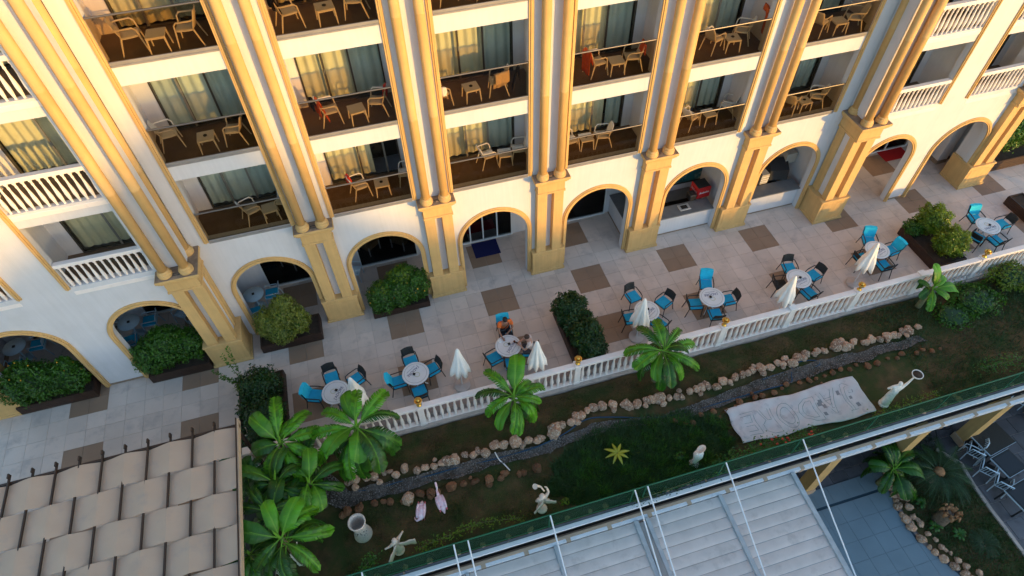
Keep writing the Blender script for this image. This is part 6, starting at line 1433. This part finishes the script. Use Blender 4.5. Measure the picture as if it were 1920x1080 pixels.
metal_chair(1910, 745, 2.2, 'pale metal chair at the right picture edge beyond post')
def dark_table(px, py, w_, d_, rz, label, lit=True):
    g = at(px, py, ZL + .74); t_ = empty('dark_table', (g.x, g.y, ZL), rz); tag(t_, label, 'table', 'dark tables in the courtyard')
    bx('tabletop', M['rattan'], t_, -w_ / 2, w_ / 2, -d_ / 2, d_ / 2, .70, .74, ch=.008)
    if lit: bx('glass_top', material('smoked_table_glass', (.03, .028, .03), .08), t_, -w_ / 2 + .05, w_ / 2 - .05, -d_ / 2 + .05, d_ / 2 - .05, .742, .75)
    MB().box(-w_ / 2, w_ / 2, -d_ / 2 - .01, -d_ / 2, .69, .75).box(-w_ / 2, w_ / 2, d_ / 2, d_ / 2 + .01, .69, .75).box(-w_ / 2 - .01, -w_ / 2, -d_ / 2, d_ / 2, .69, .75).build('edge_band', M['metalchair'], t_)
    for a in (-1, 1):
        for b_ in (-1, 1): bx('leg', M['black'], t_, a * (w_ / 2 - .05) - .03, a * (w_ / 2 - .05) + .03, b_ * (d_ / 2 - .05) - .03, b_ * (d_ / 2 - .05) + .03, 0, .70)
dark_table(1862, 822, 1.3, .9, .15, 'black table nearest the right tan post in courtyard', False); dark_table(1892, 868, .9, .8, .15, 'smoked glass table right of the metal chairs'); dark_table(1925, 925, 1.2, .8, .15, 'dark framed table cut by the right edge of picture')
e = empty('folding_frame', (at(1760, 795, ZL + .4).x, at(1760, 795, ZL + .4).y, ZL), .5); tag(e, 'black folding frame standing beneath the beam in courtyard', 'frame')
for s_ in (-.35, .35): MB().tube([(s_, -.3, 0), (s_, .3, .9)], .02, 6).tube([(s_, .3, 0), (s_, -.3, .9)], .02, 6).build('leg', M['black'], e)
MB().tube([(-.35, .3, .9), (.35, .3, .9)], .02, 6).tube([(-.35, -.3, .9), (.35, -.3, .9)], .02, 6).build('crossbar', M['black'], e)
g = at(1640, 845, ZL); 
# ------------------------------------------------------------ unseen building added as a blocker, roofline shaped to shade facade and terrace
NB = empty('shade_blocker_building', (0, 0, 0)); tag(NB, 'unseen pale building added to shade the facade, roofline and tower shaped for it', 'building')
prof = [(-69.5, 11.42), (30.7, 11.42), (32.3, 10.72), (34.5, 10.42), (35.6, 10.72), (36.3, 13.02), (37.1, 15.52), (38.5, 16.72), (39.5, 15.72), (40.3, 14.32), (41.5, 12.32), (42.5, 11.12), (44.5, 10.02), (47.5, 9.22), (51.5, 8.42), (55.5, 7.92), (59.5, 7.42), (61.5, 6.97), (65.5, 6.22), (71.5, 5.02)]
m = MB()
for (xa, za), (xb, zb) in zip(prof[:-1], prof[1:]):
    m.add([(xa, -70, -4), (xb, -70, -4), (xb, -70, zb), (xa, -70, za), (xa, -83, -4), (xb, -83, -4), (xb, -83, zb - 3.5), (xa, -83, za - 3.5)], [(0, 1, 2, 3)[::-1], (4, 5, 6, 7), (3, 2, 6, 7)[::-1]])
m.build('wall', M['blocker'], NB)
for k in range(28):
    for z in (-1.5, 1.6, 4.7, 7.6): 
        x = -66 + k * 3.7
        if x < 40 or z < 3: bx('window', M['framewhite'], NB, x, x + 1.4, -69.99, -69.9, z, z + 1.5); bx('pane', M['dark'], NB, x + .1, x + 1.3, -69.9, -69.88, z + .1, z + 1.4)
